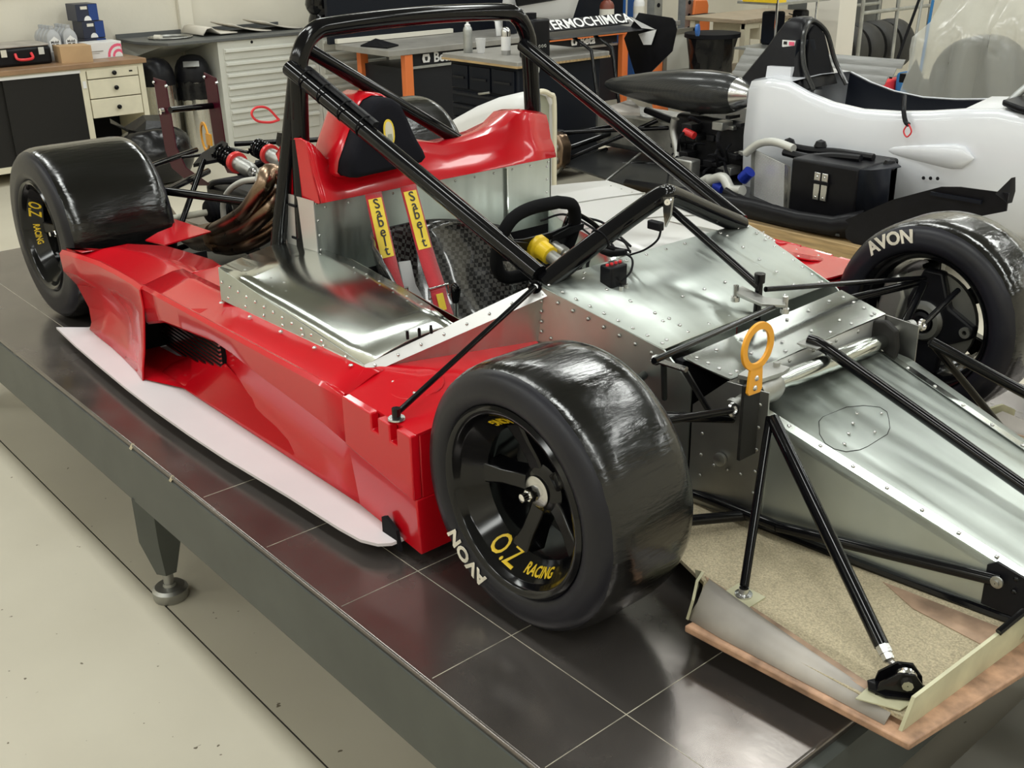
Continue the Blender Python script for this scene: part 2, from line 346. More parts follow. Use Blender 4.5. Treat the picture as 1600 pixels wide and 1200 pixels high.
# ------------------------------------------------------------------ the red racing car
car = thing('race_car', (-1.16, 0, .5), 'red and bare aluminium racing car without bodywork, standing on the steel platform', 'racing car')
def my(p, s): return (p[0], p[1] * s, p[2])
def wheel(cx, cz, side, W, R, outer, texts, spoke0=195, inner_up=False):
    """side -1: the outer face looks to -Y"""
    hw = W / 2; cy = side * (outer - hw); d = (0, side, 0); o = (cx, cy, cz); rb = .178; N = 72
    g = G()
    for s in (1, -1):
        g.lathe([(rb - .004, s * (hw - .03)), (rb, s * (hw - .016)), (rb + .010, s * (hw - .004)), (rb + .026, s * hw), (rb + .03, s * (hw - .0010)), (R - .040, s * (hw - .0010)), (R - .024, s * (hw - .0055)), (R - .012, s * (hw - .017)), (R - .008, s * (hw - .026))], o, d, N)
    g.lathe([(R - .03, hw - .03), (R - .03, -hw + .03)], o, d, N)
    ty = done(g, 'tyre', 'rubber', car)
    rnd = random.Random(int(abs(cx) * 100) + int(W * 100) + side)
    wob = [rnd.uniform(-1, 1) for _ in range(N)]
    g = G(); prof = [(R - .0135, hw - .016), (R - .0085, hw - .023), (R - .003, hw - .038), (R - .0005, hw - .06)] + [(R, hw * t) for t in (.45, .2, -.05, -.3)] + [(R - .0005, -hw + .06), (R - .003, -hw + .038), (R - .0085, -hw + .023), (R - .0135, -hw + .016)]
    g.lathe(prof, o, d, N)
    vs2 = []
    for i, p in enumerate(g.v):
        row, k = divmod(i, N); j = 1 + .0016 * (wob[k] if row in (1, 2, len(prof) - 2, len(prof) - 3) else .10 * wob[(k * 7 + row) % N])
        vs2.append((cx + (p[0] - cx) * j, p[1], cz + (p[2] - cz) * j))
    g.v = vs2; done(g, 'tread', 'tread', ty)
    rim = done(G().lathe([(rb, hw - .022), (rb + .004, hw - .008), (rb - .002, hw - .002), (.168, hw - .004), (.163, hw - .010), (.160, hw - .022), (.157, hw - .026), (.130, hw - .060), (.127, hw - .064), (.140, hw - .085), (.152, hw - .11), (.152, -hw + .05), (.166, -hw + .018), (rb, -hw + .008), (rb + .003, -hw + .016)], o, d, N), 'wheel_rim', 'rim_black', car)
    def P(r, th, h):                                     # th clockwise from up, seen from -Y
        t = math.radians(th); return Vector((cx + r * math.sin(t), cy + side * h, cz + r * math.cos(t)))
    for k in range(5):
        a = spoke0 + 72 * k; g = G(); rows = []
        for (r, wd, h0, h1) in ((.030, .050, hw - .125, hw - .085), (.060, .046, hw - .120, hw - .080), (.095, .042, hw - .110, hw - .070), (.132, .056, hw - .100, hw - .058)):
            dv = math.degrees(wd / 2 / r)
            rows.append([P(r, a - dv, h0), P(r, a - dv * .72, h1), P(r, a + dv * .72, h1), P(r, a + dv, h0)])
        g.grid(rows, cv=True); done(g, 'spoke', 'rim_black', rim, bev=.004)
    done(G().lathe([(.001, hw - .125), (.052, hw - .125), (.050, hw - .088), (.036, hw - .078), (.001, hw - .078)], o, d, 30), 'hub', 'rim_black', rim)
    done(G().lathe([(.001, hw - .079), (.030, hw - .079), (.030, hw - .072), (.026, hw - .070), (.001, hw - .070)], o, d, 28), 'hub_washer', 'steel', rim)
    g = G().lathe([(.001, hw - .071), (.014, hw - .071), (.014, hw - .054), (.011, hw - .050), (.001, hw - .050)], o, d, 6); g.lathe([(.008, hw - .052), (.008, hw - .036), (.005, hw - .034), (.001, hw - .034)], o, d, 14)
    done(g, 'hub_nut', 'chrome', rim)
    done(G().lathe([(.060, hw - .15), (.125, hw - .15), (.125, hw - .165), (.060, hw - .165)], o, d, 40, closed=True), 'brake_disc', 'dull_steel', car)
    for (s, size, m, th0, rc, inward, face, bold) in texts:
        par = ty if m == 'letter_white' else rim
        def fn(x, y, z, th0=th0, rc=rc, inward=inward, face=face):
            if inward: r = rc - y; th = th0 - math.degrees(x / rc)
            else: r = rc + y; th = th0 + math.degrees(x / rc)
            if m == 'letter_white':
                h = face * (hw + .0008 + z)
            else: h = hw - .026 - (.157 - r) / .027 * .034 + .0012 + z
            return P(r, th, h)
        text(s, size, m, par, fn, bold=bold, ext=.0007)
    return ty
FR = wheel(0, .7555, -1, .235, .254, .79, [('AVON', .043, 'letter_white', 216, .204, False, 1, .0014), ('O.Z', .040, 'yellow', 201, .1435, True, 1, .0003), ('RACING', .0205, 'yellow', 163, .1435, True, 1, .0004), ('RACING', .0185, 'yellow', 338, .1435, True, 1, .0004), ('O.Z', .036, 'yellow', 15, .1435, True, 1, .0006)])
FL = wheel(0, .7555, 1, .225, .254, .79, [('AVON', .046, 'letter_white', 333, .219, False, -1, .0015)])
RR = wheel(-2.32, .7815, -1, .36, .28, .795, [('O.Z', .036, 'yellow', 295, .1435, True, 1, .0006), ('RACING', .0185, 'yellow', 259, .1435, True, 1, .0004), ('RACING', .0185, 'yellow', 75, .1435, True, 1, .0004), ('O.Z', .036, 'yellow', 112, .1435, True, 1, .0006)])
RL = wheel(-2.32, .7815, 1, .36, .28, .795, [])

# ---- sidepods, one each side (built for the near side at -Y, mirrored for the far side)
def interp(tab, x):
    for (a, va), (b, vb) in zip(tab, tab[1:]):
        if x <= b: return va + (vb - va) * max(0, (x - a)) / (b - a)
    return tab[-1][1]
def sidepod(s):
    m = lambda pts: [my(p, s) for p in pts]
    zb = [(-1.515, .700), (-1.4, .735), (-1.06, .766), (-.95, .746), (-.62, .714), (-.50, .693)]
    yr = [(-1.515, -.565), (-1.4, -.565), (-1.29, -.57), (-1.265, -.694), (-1.1, -.716), (-.8, -.735), (-.65, -.748), (-.5, -.762)]
    rows = []
    for x in (-1.515, -1.4, -1.29, -1.265, -1.2, -1.1, -1.0, -.9, -.8, -.7, -.6, -.508):
        b = interp(zb, x); r = interp(yr, x); jy, jz = (-.715, .832) if x > -1.2 else (-.70, .826)
        rows.append(m([(x, jy + .03, jz), (x, jy, jz), (x, -.783, .806), (x, -.792, .809), (x, -.800, .800), (x, -.797, b), (x, -.790, b - .008), (x, r - .012, b - .016), (x, r, b - .035), (x, r + .004, .64), (x, r - .004, .59), (x, min(-.745, r - .02), .562), (x, -.771, .548), (x, -.776, .539)]))
    body = done(G().grid(rows), 'sidepod_body', 'red', car, sol=.004, ang=38)
    # full-width rear of the pod, behind the inlet mouth
    tab = {-1.51: [(-.803, .745), (-.808, .70), (-.820, .62), (-.832, .57), (-.836, .539)],
           -1.58: [(-.797, .745), (-.796, .70), (-.803, .62), (-.815, .565), (-.822, .539)],
           -1.70: [(-.795, .742), (-.768, .69), (-.766, .61), (-.790, .56), (-.808, .539)],
           -1.82: [(-.797, .740), (-.750, .69), (-.738, .61), (-.765, .56), (-.797, .539)],
           -1.93: [(-.812, .740), (-.765, .69), (-.745, .61), (-.765, .56), (-.792, .539)],
           -2.02: [(-.832, .740), (-.800, .69), (-.776, .61), (-.776, .56), (-.786, .539)]}
    inn = {-1.51: -.56, -1.58: -.55, -1.70: -.565, -1.82: -.585, -1.93: -.66, -2.02: -.80}
    rows = []
    for x in (-1.505, -1.51, -1.58, -1.70, -1.82, -1.93, -2.02):
        k = -1.51 if x > -1.52 else x; q = tab[k]; yo = q[0][0]
        x2 = x if x > -1.9 else x + .02
        rows.append(m([(x2 if x > -1.9 else -1.92, inn[k], .812), (x2 if x > -1.9 else x + .01, (inn[k] + yo) / 2, .812), (x, yo + .022, .803), (x, yo + .008, .806), (x, yo - .002, .796)] + [(x, a, b) for (a, b) in q]))
    done(G().grid(rows), 'rear_flare', 'red', body, sol=.005, ang=38)
    # top skin between the aluminium cover and the engine opening, with the fin round the rear tyre
    done(G().poly(m([(-1.19, -.70, .825), (-1.24, -.68, .826), (-1.30, -.55, .826), (-1.52, -.56, .812), (-1.52, -.78, .804), (-1.19, -.785, .806)]), (0, 0, -.004)), 'top_skin', 'red', body)
    done(G().poly(m([(-1.83, -.58, .812), (-1.928, -.60, .811), (-1.985, -.535, .811), (-2.02, -.47, .811), (-2.09, -.432, .811), (-2.16, -.425, .811), (-1.88, -.405, .811)]), (0, 0, -.004)), 'rear_fin', 'red', body)
    # inlet: floor, inner duct and radiator core
    ramp = m([(-1.258, -.699, .625), (-1.60, -.688, .546), (-1.73, -.69, .5415), (-1.73, -.80, .5415), (-1.51, -.832, .5415), (-1.36, -.779, .545), (-1.15, -.776, .5475), (-.80, -.772, .549), (-1.02, -.720, .586), (-.80, -.757, .557)])
    done(G().add([V(p) for p in ramp], [(0, 1, 5), (0, 5, 6), (0, 6, 8), (8, 6, 7, 9), (1, 2, 3, 4), (1, 4, 5)]), 'inlet_floor', 'red', body, ang=75)
    done(G().box(*m([(-1.725, -.50, .54), (-1.72, -.735, .80)])), 'duct_back', 'matt_black', body)
    done(G().box(*m([(-1.735, -.55, .545), (-1.30, -.545, .80)])), 'duct_wall', 'matt_black', body)
    rad = G(); a0 = Vector(my((-1.266, -.704, 0), s)); a1 = Vector(my((-1.70, -.684, 0), s)); nn = (a1 - a0).normalized().cross(Vector((0, 0, 1))) * (-1 if s > 0 else 1)
    rad.poly([a0 + Vector((0, 0, .556)), a1 + Vector((0, 0, .556)), a1 + Vector((0, 0, .742)), a0 + Vector((0, 0, .742))], nn * -.03)
    core = done(rad, 'radiator', 'matt_black', body)
    if s > 0:
        f = G()
        for i in range(15):
            z = .564 + i * .0122
            f.poly([a0 + Vector((0, 0, z)), a1 + Vector((0, 0, z)), a1 + Vector((0, 0, z + .005)), a0 + Vector((0, 0, z + .005))], nn * .006)
        done(f, 'radiator_fin', 'alu', core, kind='stuff')
    # front block with two strap notches in its top edge
    blk = G()
    prof = [(-.508, .805), (-.402, .801), (-.402, .765), (-.378, .764), (-.378, .800), (-.338, .799), (-.338, .762), (-.314, .761), (-.314, .798), (-.268, .796), (-.268, .655), (-.508, .694)]
    blk.poly(m([(x, -.801, z) for (x, z) in prof]), my((0, .022, 0), s))
    blk.poly(m([(-.508, -.795, .694), (-.268, -.795, .655), (-.268, -.790, .528), (-.508, -.778, .539)]), my((0, .30, 0), s))
    blk.poly(m([(-.508, -.779, .800), (-.268, -.779, .794), (-.268, -.779, .655), (-.508, -.779, .694)]), my((0, .30, 0), s))
    done(blk, 'front_block', 'red', body, bev=.003)
    done(G().poly(m([(-.548, -.690, .836), (-.548, -.716, .832), (-.508, -.782, .806), (-.268, -.785, .797), (-.262, -.70, .806), (-.262, -.40, .825), (-.39, -.365, .846)]), (0, 0, -.005)), 'front_top_skin', 'red', body)
    done(G().poly(m([(-.385, -.803, .572), (-.372, -.803, .578), (-.335, -.803, .560), (-.325, -.803, .515), (-.385, -.803, .524)]), my((0, .008, 0), s)), 'rubbing_guard', 'matt_black', body)
    c = V(my((-0.422, -0.672, 0.818), s)); done(G().lathe([(.001, 0), (.058, 0), (.060, .003), (.058, .005), (.001, .005)], c, (.05, -.17 * s, 1), 30), 'round_hatch', 'red', body)
    rivets('hatch_bolts', [(c + V((-.04, -.03 * s, .004)), c + V((.02, .045 * s, .013)), 2), (c + V((.035, -.03 * s, .003)), c + V((.035, -.03 * s, .003)), 1)], body, (0, -.1 * s, 1), .004, 'steel')
    # white side tray
    tr = [(-2.121, -.854), (-1.93, -.869), (-1.732, -.879), (-1.5, -.889), (-1.306, -.893), (-1.1, -.892), (-.925, -.887), (-.656, -.870), (-.46, -.862), (-.39, -.855), (-.352, -.838), (-.335, -.815), (-.33, -.62), (-2.0, -.60), (-2.05, -.78)]
    done(G().poly(m([(x, y, .530) for (x, y) in tr]), (0, 0, .007)), 'side_tray', 'white_tray', car)
    # aluminium cover over the pod
    cols = 7; R0 = [((-1.22, -.702, .902), (-1.36, -.405, .893)), ((-1.10, -.703, .890), (-1.19, -.41, .897)), ((-1.0, -.704, .879), (-1.05, -.418, .902)), ((-.88, -.706, .866), (-.90, -.445, .908)), ((-.76, -.708, .854), (-.74, -.475, .912)), ((-.64, -.710, .843), (-.59, -.505, .912)), ((-.550, -.711, .834), (-.467, -.532, .906))]
    if s < 0:   # on the far side the panel runs in over the empty half of the cockpit
        R0 = [((-1.22, -.702, .902), (-1.36, -.405, .893)), ((-1.16, -.703, .898), (-1.185, -.405, .900)), ((-1.05, -.704, .886), (-1.07, -.300, .905)), ((-.93, -.706, .872), (-.92, -.205, .918)), ((-.80, -.708, .858), (-.76, -.130, .930)), ((-.67, -.710, .846), (-.60, -.060, .942)), ((-.550, -.711, .834), (-.402, .02, .962))]
    rows = []
    for i, (a, b) in enumerate(R0):
        rows.append([V(my(lerp(a, b, t / cols), s)) + Vector((0, 0, .012 * math.sin(PI * t / cols) * (1 if i > 2 else .25))) for t in range(cols + 1)])
    cov = done(G().grid(rows), 'cover_panel', 'alu' if s > 0 else 'alu_white', car, sol=.002, ang=60)
    if s < 0:
        for i in (2, 4): done(G().tube([V(p) + V((0, 0, .0015)) for p in rows[i]], .002, 5), 'panel_seam', 'dull_steel', cov)
        done(G().grid([[r[-1] + V((0, 0, -.002)), r[-1] + V((0, 0, -.33))] for r in rows[1:]]), 'inner_wall', 'alu', cov, sol=.002)
    done(G().poly(m([(-1.22, -.703, .902), (-.550, -.712, .835), (-.556, -.716, .829), (-1.185, -.722, .829)]), my((0, .002, 0), s)), 'cover_edge', 'alu_brushed', cov)
    done(G().poly(m([(-1.22, -.702, .902), (-1.36, -.405, .893), (-1.36, -.405, .82), (-1.185, -.722, .826)]), (.003, 0, 0)), 'cover_rear_lip', 'alu', cov)
    r1 = V(my((-.552, -.713, .836), s)); r2 = V(my((-.388, -.358, .979), s)); dn = Vector((.035, 0, -.030))
    done(G().poly([r1, r2, r2 + dn * .8, r1 + dn * .5], Vector((-.002, 0, -.002))), 'cockpit_rail', 'alu_white', cov)
    rivets('rail_rivets', [(r1 + dn * .25 + (r2 - r1) * .05, r2 + dn * .4 - (r2 - r1) * .05, 8)], cov, (.65, 0, .75), .0042, 'steel')
    done(G().poly([r1 + dn * .35, r2 + dn * .6, V(my((-.386, -.362, .843), s))], Vector((-.004, 0, 0))), 'bulkhead_panel', 'alu_brushed', cov)
    rivets('cover_rivets', [(my((-1.19, -.712, .872), s), my((-.72, -.713, .845), s), 12), (my((-1.15, -.718, .842), s), my((-.62, -.716, .836), s), 7)], cov, my((0, -1, .15), s), .0042, 'chrome')
    rivets('cover_top_rivets', [(my((-1.16, -.66, .899), s), my((-1.0, -.64, .898), s), 4), (my((-.95, -.47, .911 if s > 0 else .899), s), my((-.60, -.52, .914 if s > 0 else .882), s), 6), (my((-.62, -.66, .858), s), my((-.52, -.62, .878), s), 3)], cov, (0, 0, 1), .0035, 'dull_steel')
    rivets('joint_clips', [(my((-1.16, -.735, .829), s), my((-.58, -.728, .831), s), 5)], body, (0, 0, 1), .0055, 'steel')
    return body, cov
podR, covR = sidepod(1)
podL, covL = sidepod(-1)
g = G()
for k in range(3): g.tube(spline([V((-0.473, -0.651, 0.905)) + V((.012 * k, .022 * k, .004 * k)) + V((0, 0, -.004)), V((-0.473, -0.651, 0.905)) + V((.012 * k, .022 * k, .004 * k + .014))], 2), .0035, 8)
done(g, 'cover_studs', 'satin_black', covR)

# ---- tub: deck, side walls, cockpit liner, back panel
deck = done(G().grid([[(-.392, -.362, .978), (-.392, 0, .981), (-.392, .362, .978)], [(-.23, -.332, .937), (-.23, 0, .941), (-.23, .333, .937)], [(-.075, -.300, .898), (-.08, 0, .902), (-.09, .306, .896)]]), 'deck_panel', 'alu_brushed', car, sol=.003)
rivets('deck_rivets', [((-.37, -.345, .974), (-.09, -.288, .903), 9), ((-.37, .345, .974), (-.105, .292, .901), 9), ((-.36, -.25, .971), (-.12, -.20, .912), 5), ((-.36, .25, .971), (-.12, .20, .911), 5), ((-.095, -.27, .904), (-.105, .28, .902), 9), ((-.375, -.30, .976), (-.375, .31, .976), 10), ((-.2, -.1, .933), (-.2, .12, .933), 4), ((-.15, -.22, .918), (-.15, -.2, .919), 2)], deck, (.25, 0, 1), .0042, 'steel')
for s in (1, -1):
    wall = done(G().poly([my((-.392, -.364, .976), s), my((-.073, -.302, .896), s), my((.0, -.300, .84), s), my((.0, -.300, .56), s), my((-.392, -.364, .56), s)], my((0, .004, 0), s)), 'tub_side_wall', 'alu_brushed', car)
    rivets('wall_rivets', [(my((-.37, -.3625, .955), s), my((-.10, -.309, .885), s), 8), (my((-.375, -.3635, .94), s), my((-.375, -.3635, .87), s), 4), (my((-.35, -.358, .86), s), my((-.12, -.313, .82), s), 5)], wall, my((0.15, -1, 0), s), .0045, 'dull_steel')
    pl = done(G().poly([my((.004, -.296, .80), s), my((.075, -.283, .868), s), my((.165, -.270, .868), s), my((.170, -.268, .58), s), my((.004, -.296, .56), s)], my((0, .004, 0), s)), 'footwell_plate', 'dull_steel', car)  # tub side continued; shade and the tyre's dark reflection put in as darker metal
    rivets('plate_rivets', [(my((.03, -.2925, .79), s), my((.03, -.2925, .60), s), 5), (my((.15, -.2735, .84), s), my((.15, -.2735, .60), s), 6), (my((.06, -.2875, .68), s), my((.12, -.2785, .68), s), 3)], pl, my((.15, -1, 0), s), .004, 'dull_steel')
    done(G().lathe([(.001, 0), (.014, 0), (.014, .008), (.008, .010), (.001, .010)], my((.075, -.286, .70), s), my((.15, -1, 0), s), 16), 'plate_boss', 'dull_steel', pl)
    done(G().poly([my((-1.18, -.415, .56), s), my((-.40, -.37, .56), s), my((-.40, -.37, .97), s), my((-.47, -.50, .90), s), my((-1.05, -.414, .90), s), my((-1.18, -.415, .89), s)], my((0, .003, 0), s)), 'cockpit_liner', 'alu', car)
fp = done(G().poly([(-.038, -.283, .8865), (.018, -.284, .880), (.078, -.276, .872), (.078, .276, .872), (.0, .295, .881), (-.06, .306, .889)], (0, 0, -.003)), 'footwell_top', 'alu', car)
rivets('footwell_rivets', [((-.02, -.262, .885), (.065, -.26, .874), 4), ((-.03, .27, .886), (.062, .255, .874), 4), ((-.02, -.2, .885), (-.035, .22, .887), 6), ((.03, -.15, .879), (.04, .15, .878), 4), ((.064, -.24, .874), (.064, .24, .874), 7)], fp, (.1, 0, 1), .0045, 'steel')
ff = done(G().box((.074, -.274, .806), (.078, .274, .871)), 'footwell_face', 'alu_white', car)
rivets('face_rivets', [((.078, -.25, .858), (.078, .25, .858), 7), ((.078, -.22, .83), (.078, .24, .83), 5)], ff, (1, 0, 0), .0045, 'dull_steel')
done(G().box((-.06, -.28, .56), (-.04, .28, .875)), 'front_bulkhead', 'matt_black', car)
done(G().box((-1.2, -.41, .545), (.16, .41, .555)), 'tub_floor', 'alu_brushed', car)
bp = done(G().box((-1.185, -.432, .82), (-1.180, .412, 1.030)), 'back_panel', 'alu_brushed', car)
done(G().box((-1.30, -.432, 1.026), (-1.170, .412, 1.030)), 'top_flange', 'alu', bp)
done(G().box((-1.1795, .225, .84), (-1.170, .229, 1.02)), 'panel_seam', 'alu', bp)
done(G().box((-1.30, .408, .82), (-1.18, .412, 1.030)), 'end_plate', 'alu', bp)
rivets('back_panel_rivets', [((-1.18, -.40, 1.012), (-1.18, .40, 1.012), 12), ((-1.18, -.425, .98), (-1.18, -.425, .90), 3), ((-1.18, .395, 1.0), (-1.18, .395, .88), 4)], bp, (1, 0, 0), .004, 'steel')
br = done(G().poly([(-1.178, -.436, .885), (-1.178, -.436, 1.034), (-1.318, -.446, 1.036), (-1.318, -.446, .89)], (0, .003, 0)), 'side_bracket', 'alu_white', bp)
g = G()
for z in (1.005, .915): g.box((-1.29, -.4475, z), (-1.255, -.44, z + .006))
done(g, 'bracket_slots', 'matt_black', br)

# ---- nose box
nw = [(.080, .238, .812), (.52, .198, .688), (.98, .158, .560)]
nose = done(G().grid([[(x, -h, z), (x, -h * .5, z + .004), (x, 0, z + .005), (x, h * .5, z + .004), (x, h, z)] for (x, h, z) in nw]), 'nose_panel', 'alu_brushed', car, sol=.003)
for s in (1, -1):
    fr = done(G().poly([my((x, -h + .022, z + .0035), s) for (x, h, z) in nw] + [my((x, -h - .001, z + .0005), s) for (x, h, z) in reversed(nw)], (0, 0, .0016)), 'edge_flange', 'alu', nose)
    rivets('flange_rivets', [(my((.11, -.222, .8065), s), my((.95, -.150, .573), s), 13)], fr, (.28, -.05 * s, 1), .0046, 'steel')
    sd = done(G().poly([my((x, -h, z - .001), s) for (x, h, z) in nw] + [my((.98, -.165, .55), s), my((.16, -.268, .556), s), my((.16, -.262, .79), s)], my((0, .003, 0), s)), 'nose_side', 'alu_brushed', nose)
    rivets('nose_side_rivets', [(my((.14, -.236, .780), s), my((.95, -.165, .548), s), 12)], sd, my((.1, -1, .2), s), .0046, 'dull_steel')
    done(G().tube(spline([my((.17, -.274, .586), s), my((.4, -.247, .584), s), my((.7, -.207, .582), s), my((.98, -.174, .580), s)], 8), .009, 8), 'sealing_tape', 'tube_black', nose)
def nz_(x): return .812 - (x - .08) * (.124 / .44) + .0058
hc = [(.200, -.145), (.195, -.125), (.200, -.05), (.215, -.01), (.235, .018), (.252, .018), (.268, .0), (.287, -.026), (.296, -.05), (.298, -.12), (.296, -.145), (.285, -.176), (.268, -.19), (.248, -.192), (.225, -.178)]
hp = nose
done(G().tube([(x, y, nz_(x) - .001 - .004 * (abs(y) / .22) ** 1.5) for (x, y) in hc], .0009, 5, closed=True), 'nose_hatch', 'door_dark', hp)
rivets('hatch_rivets', [((.225, -.05, nz_(.225)), (.27, -.16, nz_(.27) - .002), 4), ((.25, .0, nz_(.25)), (.28, -.07, nz_(.28)), 2)], hp, (.28, 0, 1), .0040, 'steel')

# ---- roll hoop, dash hoop and stays
hx = -1.26
done(G().tube(spline([(hx, -.425, .86), (hx, -.415, 1.10), (hx, -.400, 1.32), (hx + .0, -.388, 1.39), (hx, -.345, 1.443), (hx, -.27, 1.456), (hx, 0, 1.463), (hx, .27, 1.456), (hx, .345, 1.443), (hx, .388, 1.39), (hx, .400, 1.32), (hx, .415, 1.10), (hx, .425, .86)], 7), .0245, 16), 'roll_hoop', 'tube_black', car)
for s in (1, -1):
    done(G().tube([my((-1.262, -.395, 1.385), s), my((-1.29, -.43, 1.16), s), my((-1.335, -.468, .885), s)], .0205, 14), 'hoop_brace', 'tube_black', car)
    a = (-1.245, -0.431, 1.365) if s > 0 else (-1.245, 0.360, 1.359); b = (-0.395, -0.351, 0.995) if s > 0 else (-0.395, 0.349, 0.981)
    st = done(G().tube([a, b], .021, 14), 'forward_stay', 'tube_black', car)
    if s > 0:
        g = G()
        p0 = lerp(a, b, .06) + V((.010, .012, .024)); p1 = lerp(a, b, .36) + V((.010, .012, .024))
        g.tube([p0, p1], .011, 8, flat=.7); done(g, 'cable_conduit', 'satin_black', st)
        for t in (.08, .16, .25, .33): done(G().ring(lerp(a, b, t) + V((.003, .003, .006)), V(b) - V(a), .0275, .002, 18, 5), 'cable_tie', 'matt_black', st)
done(G().tube([(hx, -.375, 1.41), (hx, .405, .93)], .019, 12), 'hoop_diagonal', 'tube_black', car)
dh = done(G().tube(spline([(-.394, -.345, .968), (-.380, -.19, 1.038), (-.358, -.035, 1.107), (-.353, 0, 1.116), (-.358, .035, 1.109), (-.380, .19, 1.042), (-.394, .345, .975)], 6), .0235, 16), 'dash_hoop', 'tube_black', car)
done(G().ring((-.379, -.18, 1.043), (.0, .9, .42), .0245, .0018, 20, 5), 'cable_tie', 'matt_black', dh)
g = G().poly([(-0.330, -0.030, 1.121), (-0.303, -0.030, 1.126), (-0.307, -0.030, 1.081), (-0.321, -0.030, 1.053), (-0.328, -0.030, 1.089)], (.003, .003, 0)); tab = done(g, 'mounting_tab', 'steel', dh)
done(G().lathe([(.001, 0), (.008, 0), (.007, .006), (.001, .006)], (-0.312, -0.034, 1.113), (.5, -.8, .2), 10), 'bolt', 'chrome', tab)
po = V((-0.072, 0.000, 0.943))
done(G().tube([(-.352, .005, 1.095), (po.x, 0, po.z + .02)], .0095, 10), 'hoop_front_stay', 'tube_black', car)
rk = done(G().lathe([(.001, -.055), (.009, -.055), (.008, .03), (.012, .03), (.012, .05), (.001, .05)], po, (0, 0, 1), 14), 'rocker_post', 'tube_black', car)
done(G().poly([(-0.116, -0.023, 0.955), (-0.117, 0.001, 0.955), (-0.038, -0.024, 0.955), (0.003, -0.011, 0.955), (0.025, -0.036, 0.955), (-0.015, -0.066, 0.955), (-0.092, -0.049, 0.955)], (0, 0, -.008)), 'rocker_plate', 'dull_steel', rk, bev=.002)
g = G()
for q in ((-0.105, -0.037, 0.955), (0.014, -0.023, 0.955)): g.cyl(V(q) + V((0, 0, -.025)), V(q) + V((0, 0, .012)), .006, n=6); g.cyl(V(q) + V((0, 0, -.014)), V(q) + V((0, 0, -.024)), .010, n=10)
done(g, 'rocker_bolts', 'steel', rk)
# small stay from the cockpit rail down to the pod
ft = V((-0.342, -0.779, 0.802)); tp = V((-0.375, -0.380, 0.977))
ps = done(G().tube([ft + V((0, 0, .012)), tp], .0062, 10), 'pod_stay', 'tube_black', car)
g = G().cyl(ft, ft + V((0, 0, .024)), .009, n=12); done(g, 'stay_socket', 'tube_black', ps)
done(G().lathe([(.001, .001), (.018, .001), (.017, .004), (.001, .004)], ft, (0, 0, 1), 18), 'stay_washer', 'steel', ps)
done(G().ring(tp, (.7, -.6, 0), .011, .005, 16, 6), 'rod_end', 'tube_black', ps)
# emergency pull loop on the near hoop leg
lc = V((-1.270, -0.498, 1.252)); done(G().tube(spline([(-1.270, -0.461, 1.236), (-1.270, -0.491, 1.269), (-1.270, -0.523, 1.274), (-1.270, -0.537, 1.260), (-1.270, -0.523, 1.241), (-1.270, -0.487, 1.233), (-1.270, -0.461, 1.236)], 6), .0032, 8), 'pull_loop', 'hot_red', car, label='thin red pull loop')

# ---- headrest and red fairing
top = [(-1.200, -0.432, 1.192), (-1.200, -0.410, 1.181), (-1.200, -0.393, 1.162), (-1.200, -0.375, 1.138), (-1.200, -0.343, 1.130), (-1.200, -0.291, 1.143), (-1.200, -0.208, 1.154), (-1.200, -0.080, 1.144), (-1.200, 0.008, 1.121), (-1.200, 0.090, 1.123), (-1.200, 0.174, 1.132), (-1.200, 0.244, 1.149), (-1.200, 0.287, 1.176), (-1.200, 0.320, 1.179), (-1.200, 0.408, 1.159)]
rows = []
for i, (x, y, z) in enumerate(top):
    zb_ = 1.032
    rows.append([(-1.36, y, z - .06), (-1.30, y, z - .01), (-1.22, y, z), (-1.195, y, z - .006), (-1.185, y, z - .03), (-1.175, y, (z + zb_) / 2 - .01), (-1.160, y, zb_ + .03), (-1.150, y, zb_), (-1.155, y, zb_ - .002)])
fair = done(G().grid(rows), 'seat_fairing', 'red', car, sol=.004, ang=50)
done(G().poly([rows[0][k] for k in range(9)] + [(-1.30, rows[0][0][1], 1.032)], (0, .003, 0)), 'fairing_end', 'red', fair)
done(G().poly([rows[-1][k] for k in range(9)] + [(-1.30, rows[-1][0][1], 1.032)], (0, -.003, 0)), 'fairing_end', 'red', fair)
HP = [(-1.110, -0.367, 1.105), (-1.110, -0.361, 1.132), (-1.115, -0.328, 1.188), (-1.120, -0.291, 1.251), (-1.125, -0.266, 1.274), (-1.125, -0.238, 1.282), (-1.125, -0.206, 1.277), (-1.120, -0.182, 1.260), (-1.120, -0.163, 1.224), (-1.115, -0.145, 1.174), (-1.110, -0.121, 1.130), (-1.110, -0.114, 1.111), (-1.110, -0.128, 1.100), (-1.110, -0.192, 1.095), (-1.110, -0.254, 1.093), (-1.110, -0.335, 1.090), (-1.110, -0.359, 1.094)]
hc_ = sum((V(p) for p in HP), Vector()) / len(HP)
def scl(P, k, dx): return [V((hc_.x + dx + (p[0] - hc_.x), hc_.y + (p[1] - hc_.y) * k, hc_.z + (p[2] - hc_.z) * k)) for p in P]
g = G(); g.grid([scl(HP, .80, .010), scl(HP, .93, .008), scl(HP, 1.0, -.004), scl(HP, 1.0, -.045), scl(HP, .9, -.05)], cv=True); n_ = len(HP)
g.f.append(tuple(range(n_))); hr = done(g, 'headrest', 'pad_black', car, ang=60)
g = G(); g.grid([scl(HP, 1.02, -.045), scl(HP, 1.06, -.05), scl(HP, 1.08, -.075), scl(HP, 1.05, -.16), scl(HP, .9, -.19)], cv=True); g.f.append(tuple(4 * n_ + i for i in range(n_))); done(g, 'headrest_shell', 'red', fair, ang=60)
sc = V((-1.095, -0.241, 1.197)); pl_ = planar(sc, (0, 1, 0), (-.1, 0, 1))
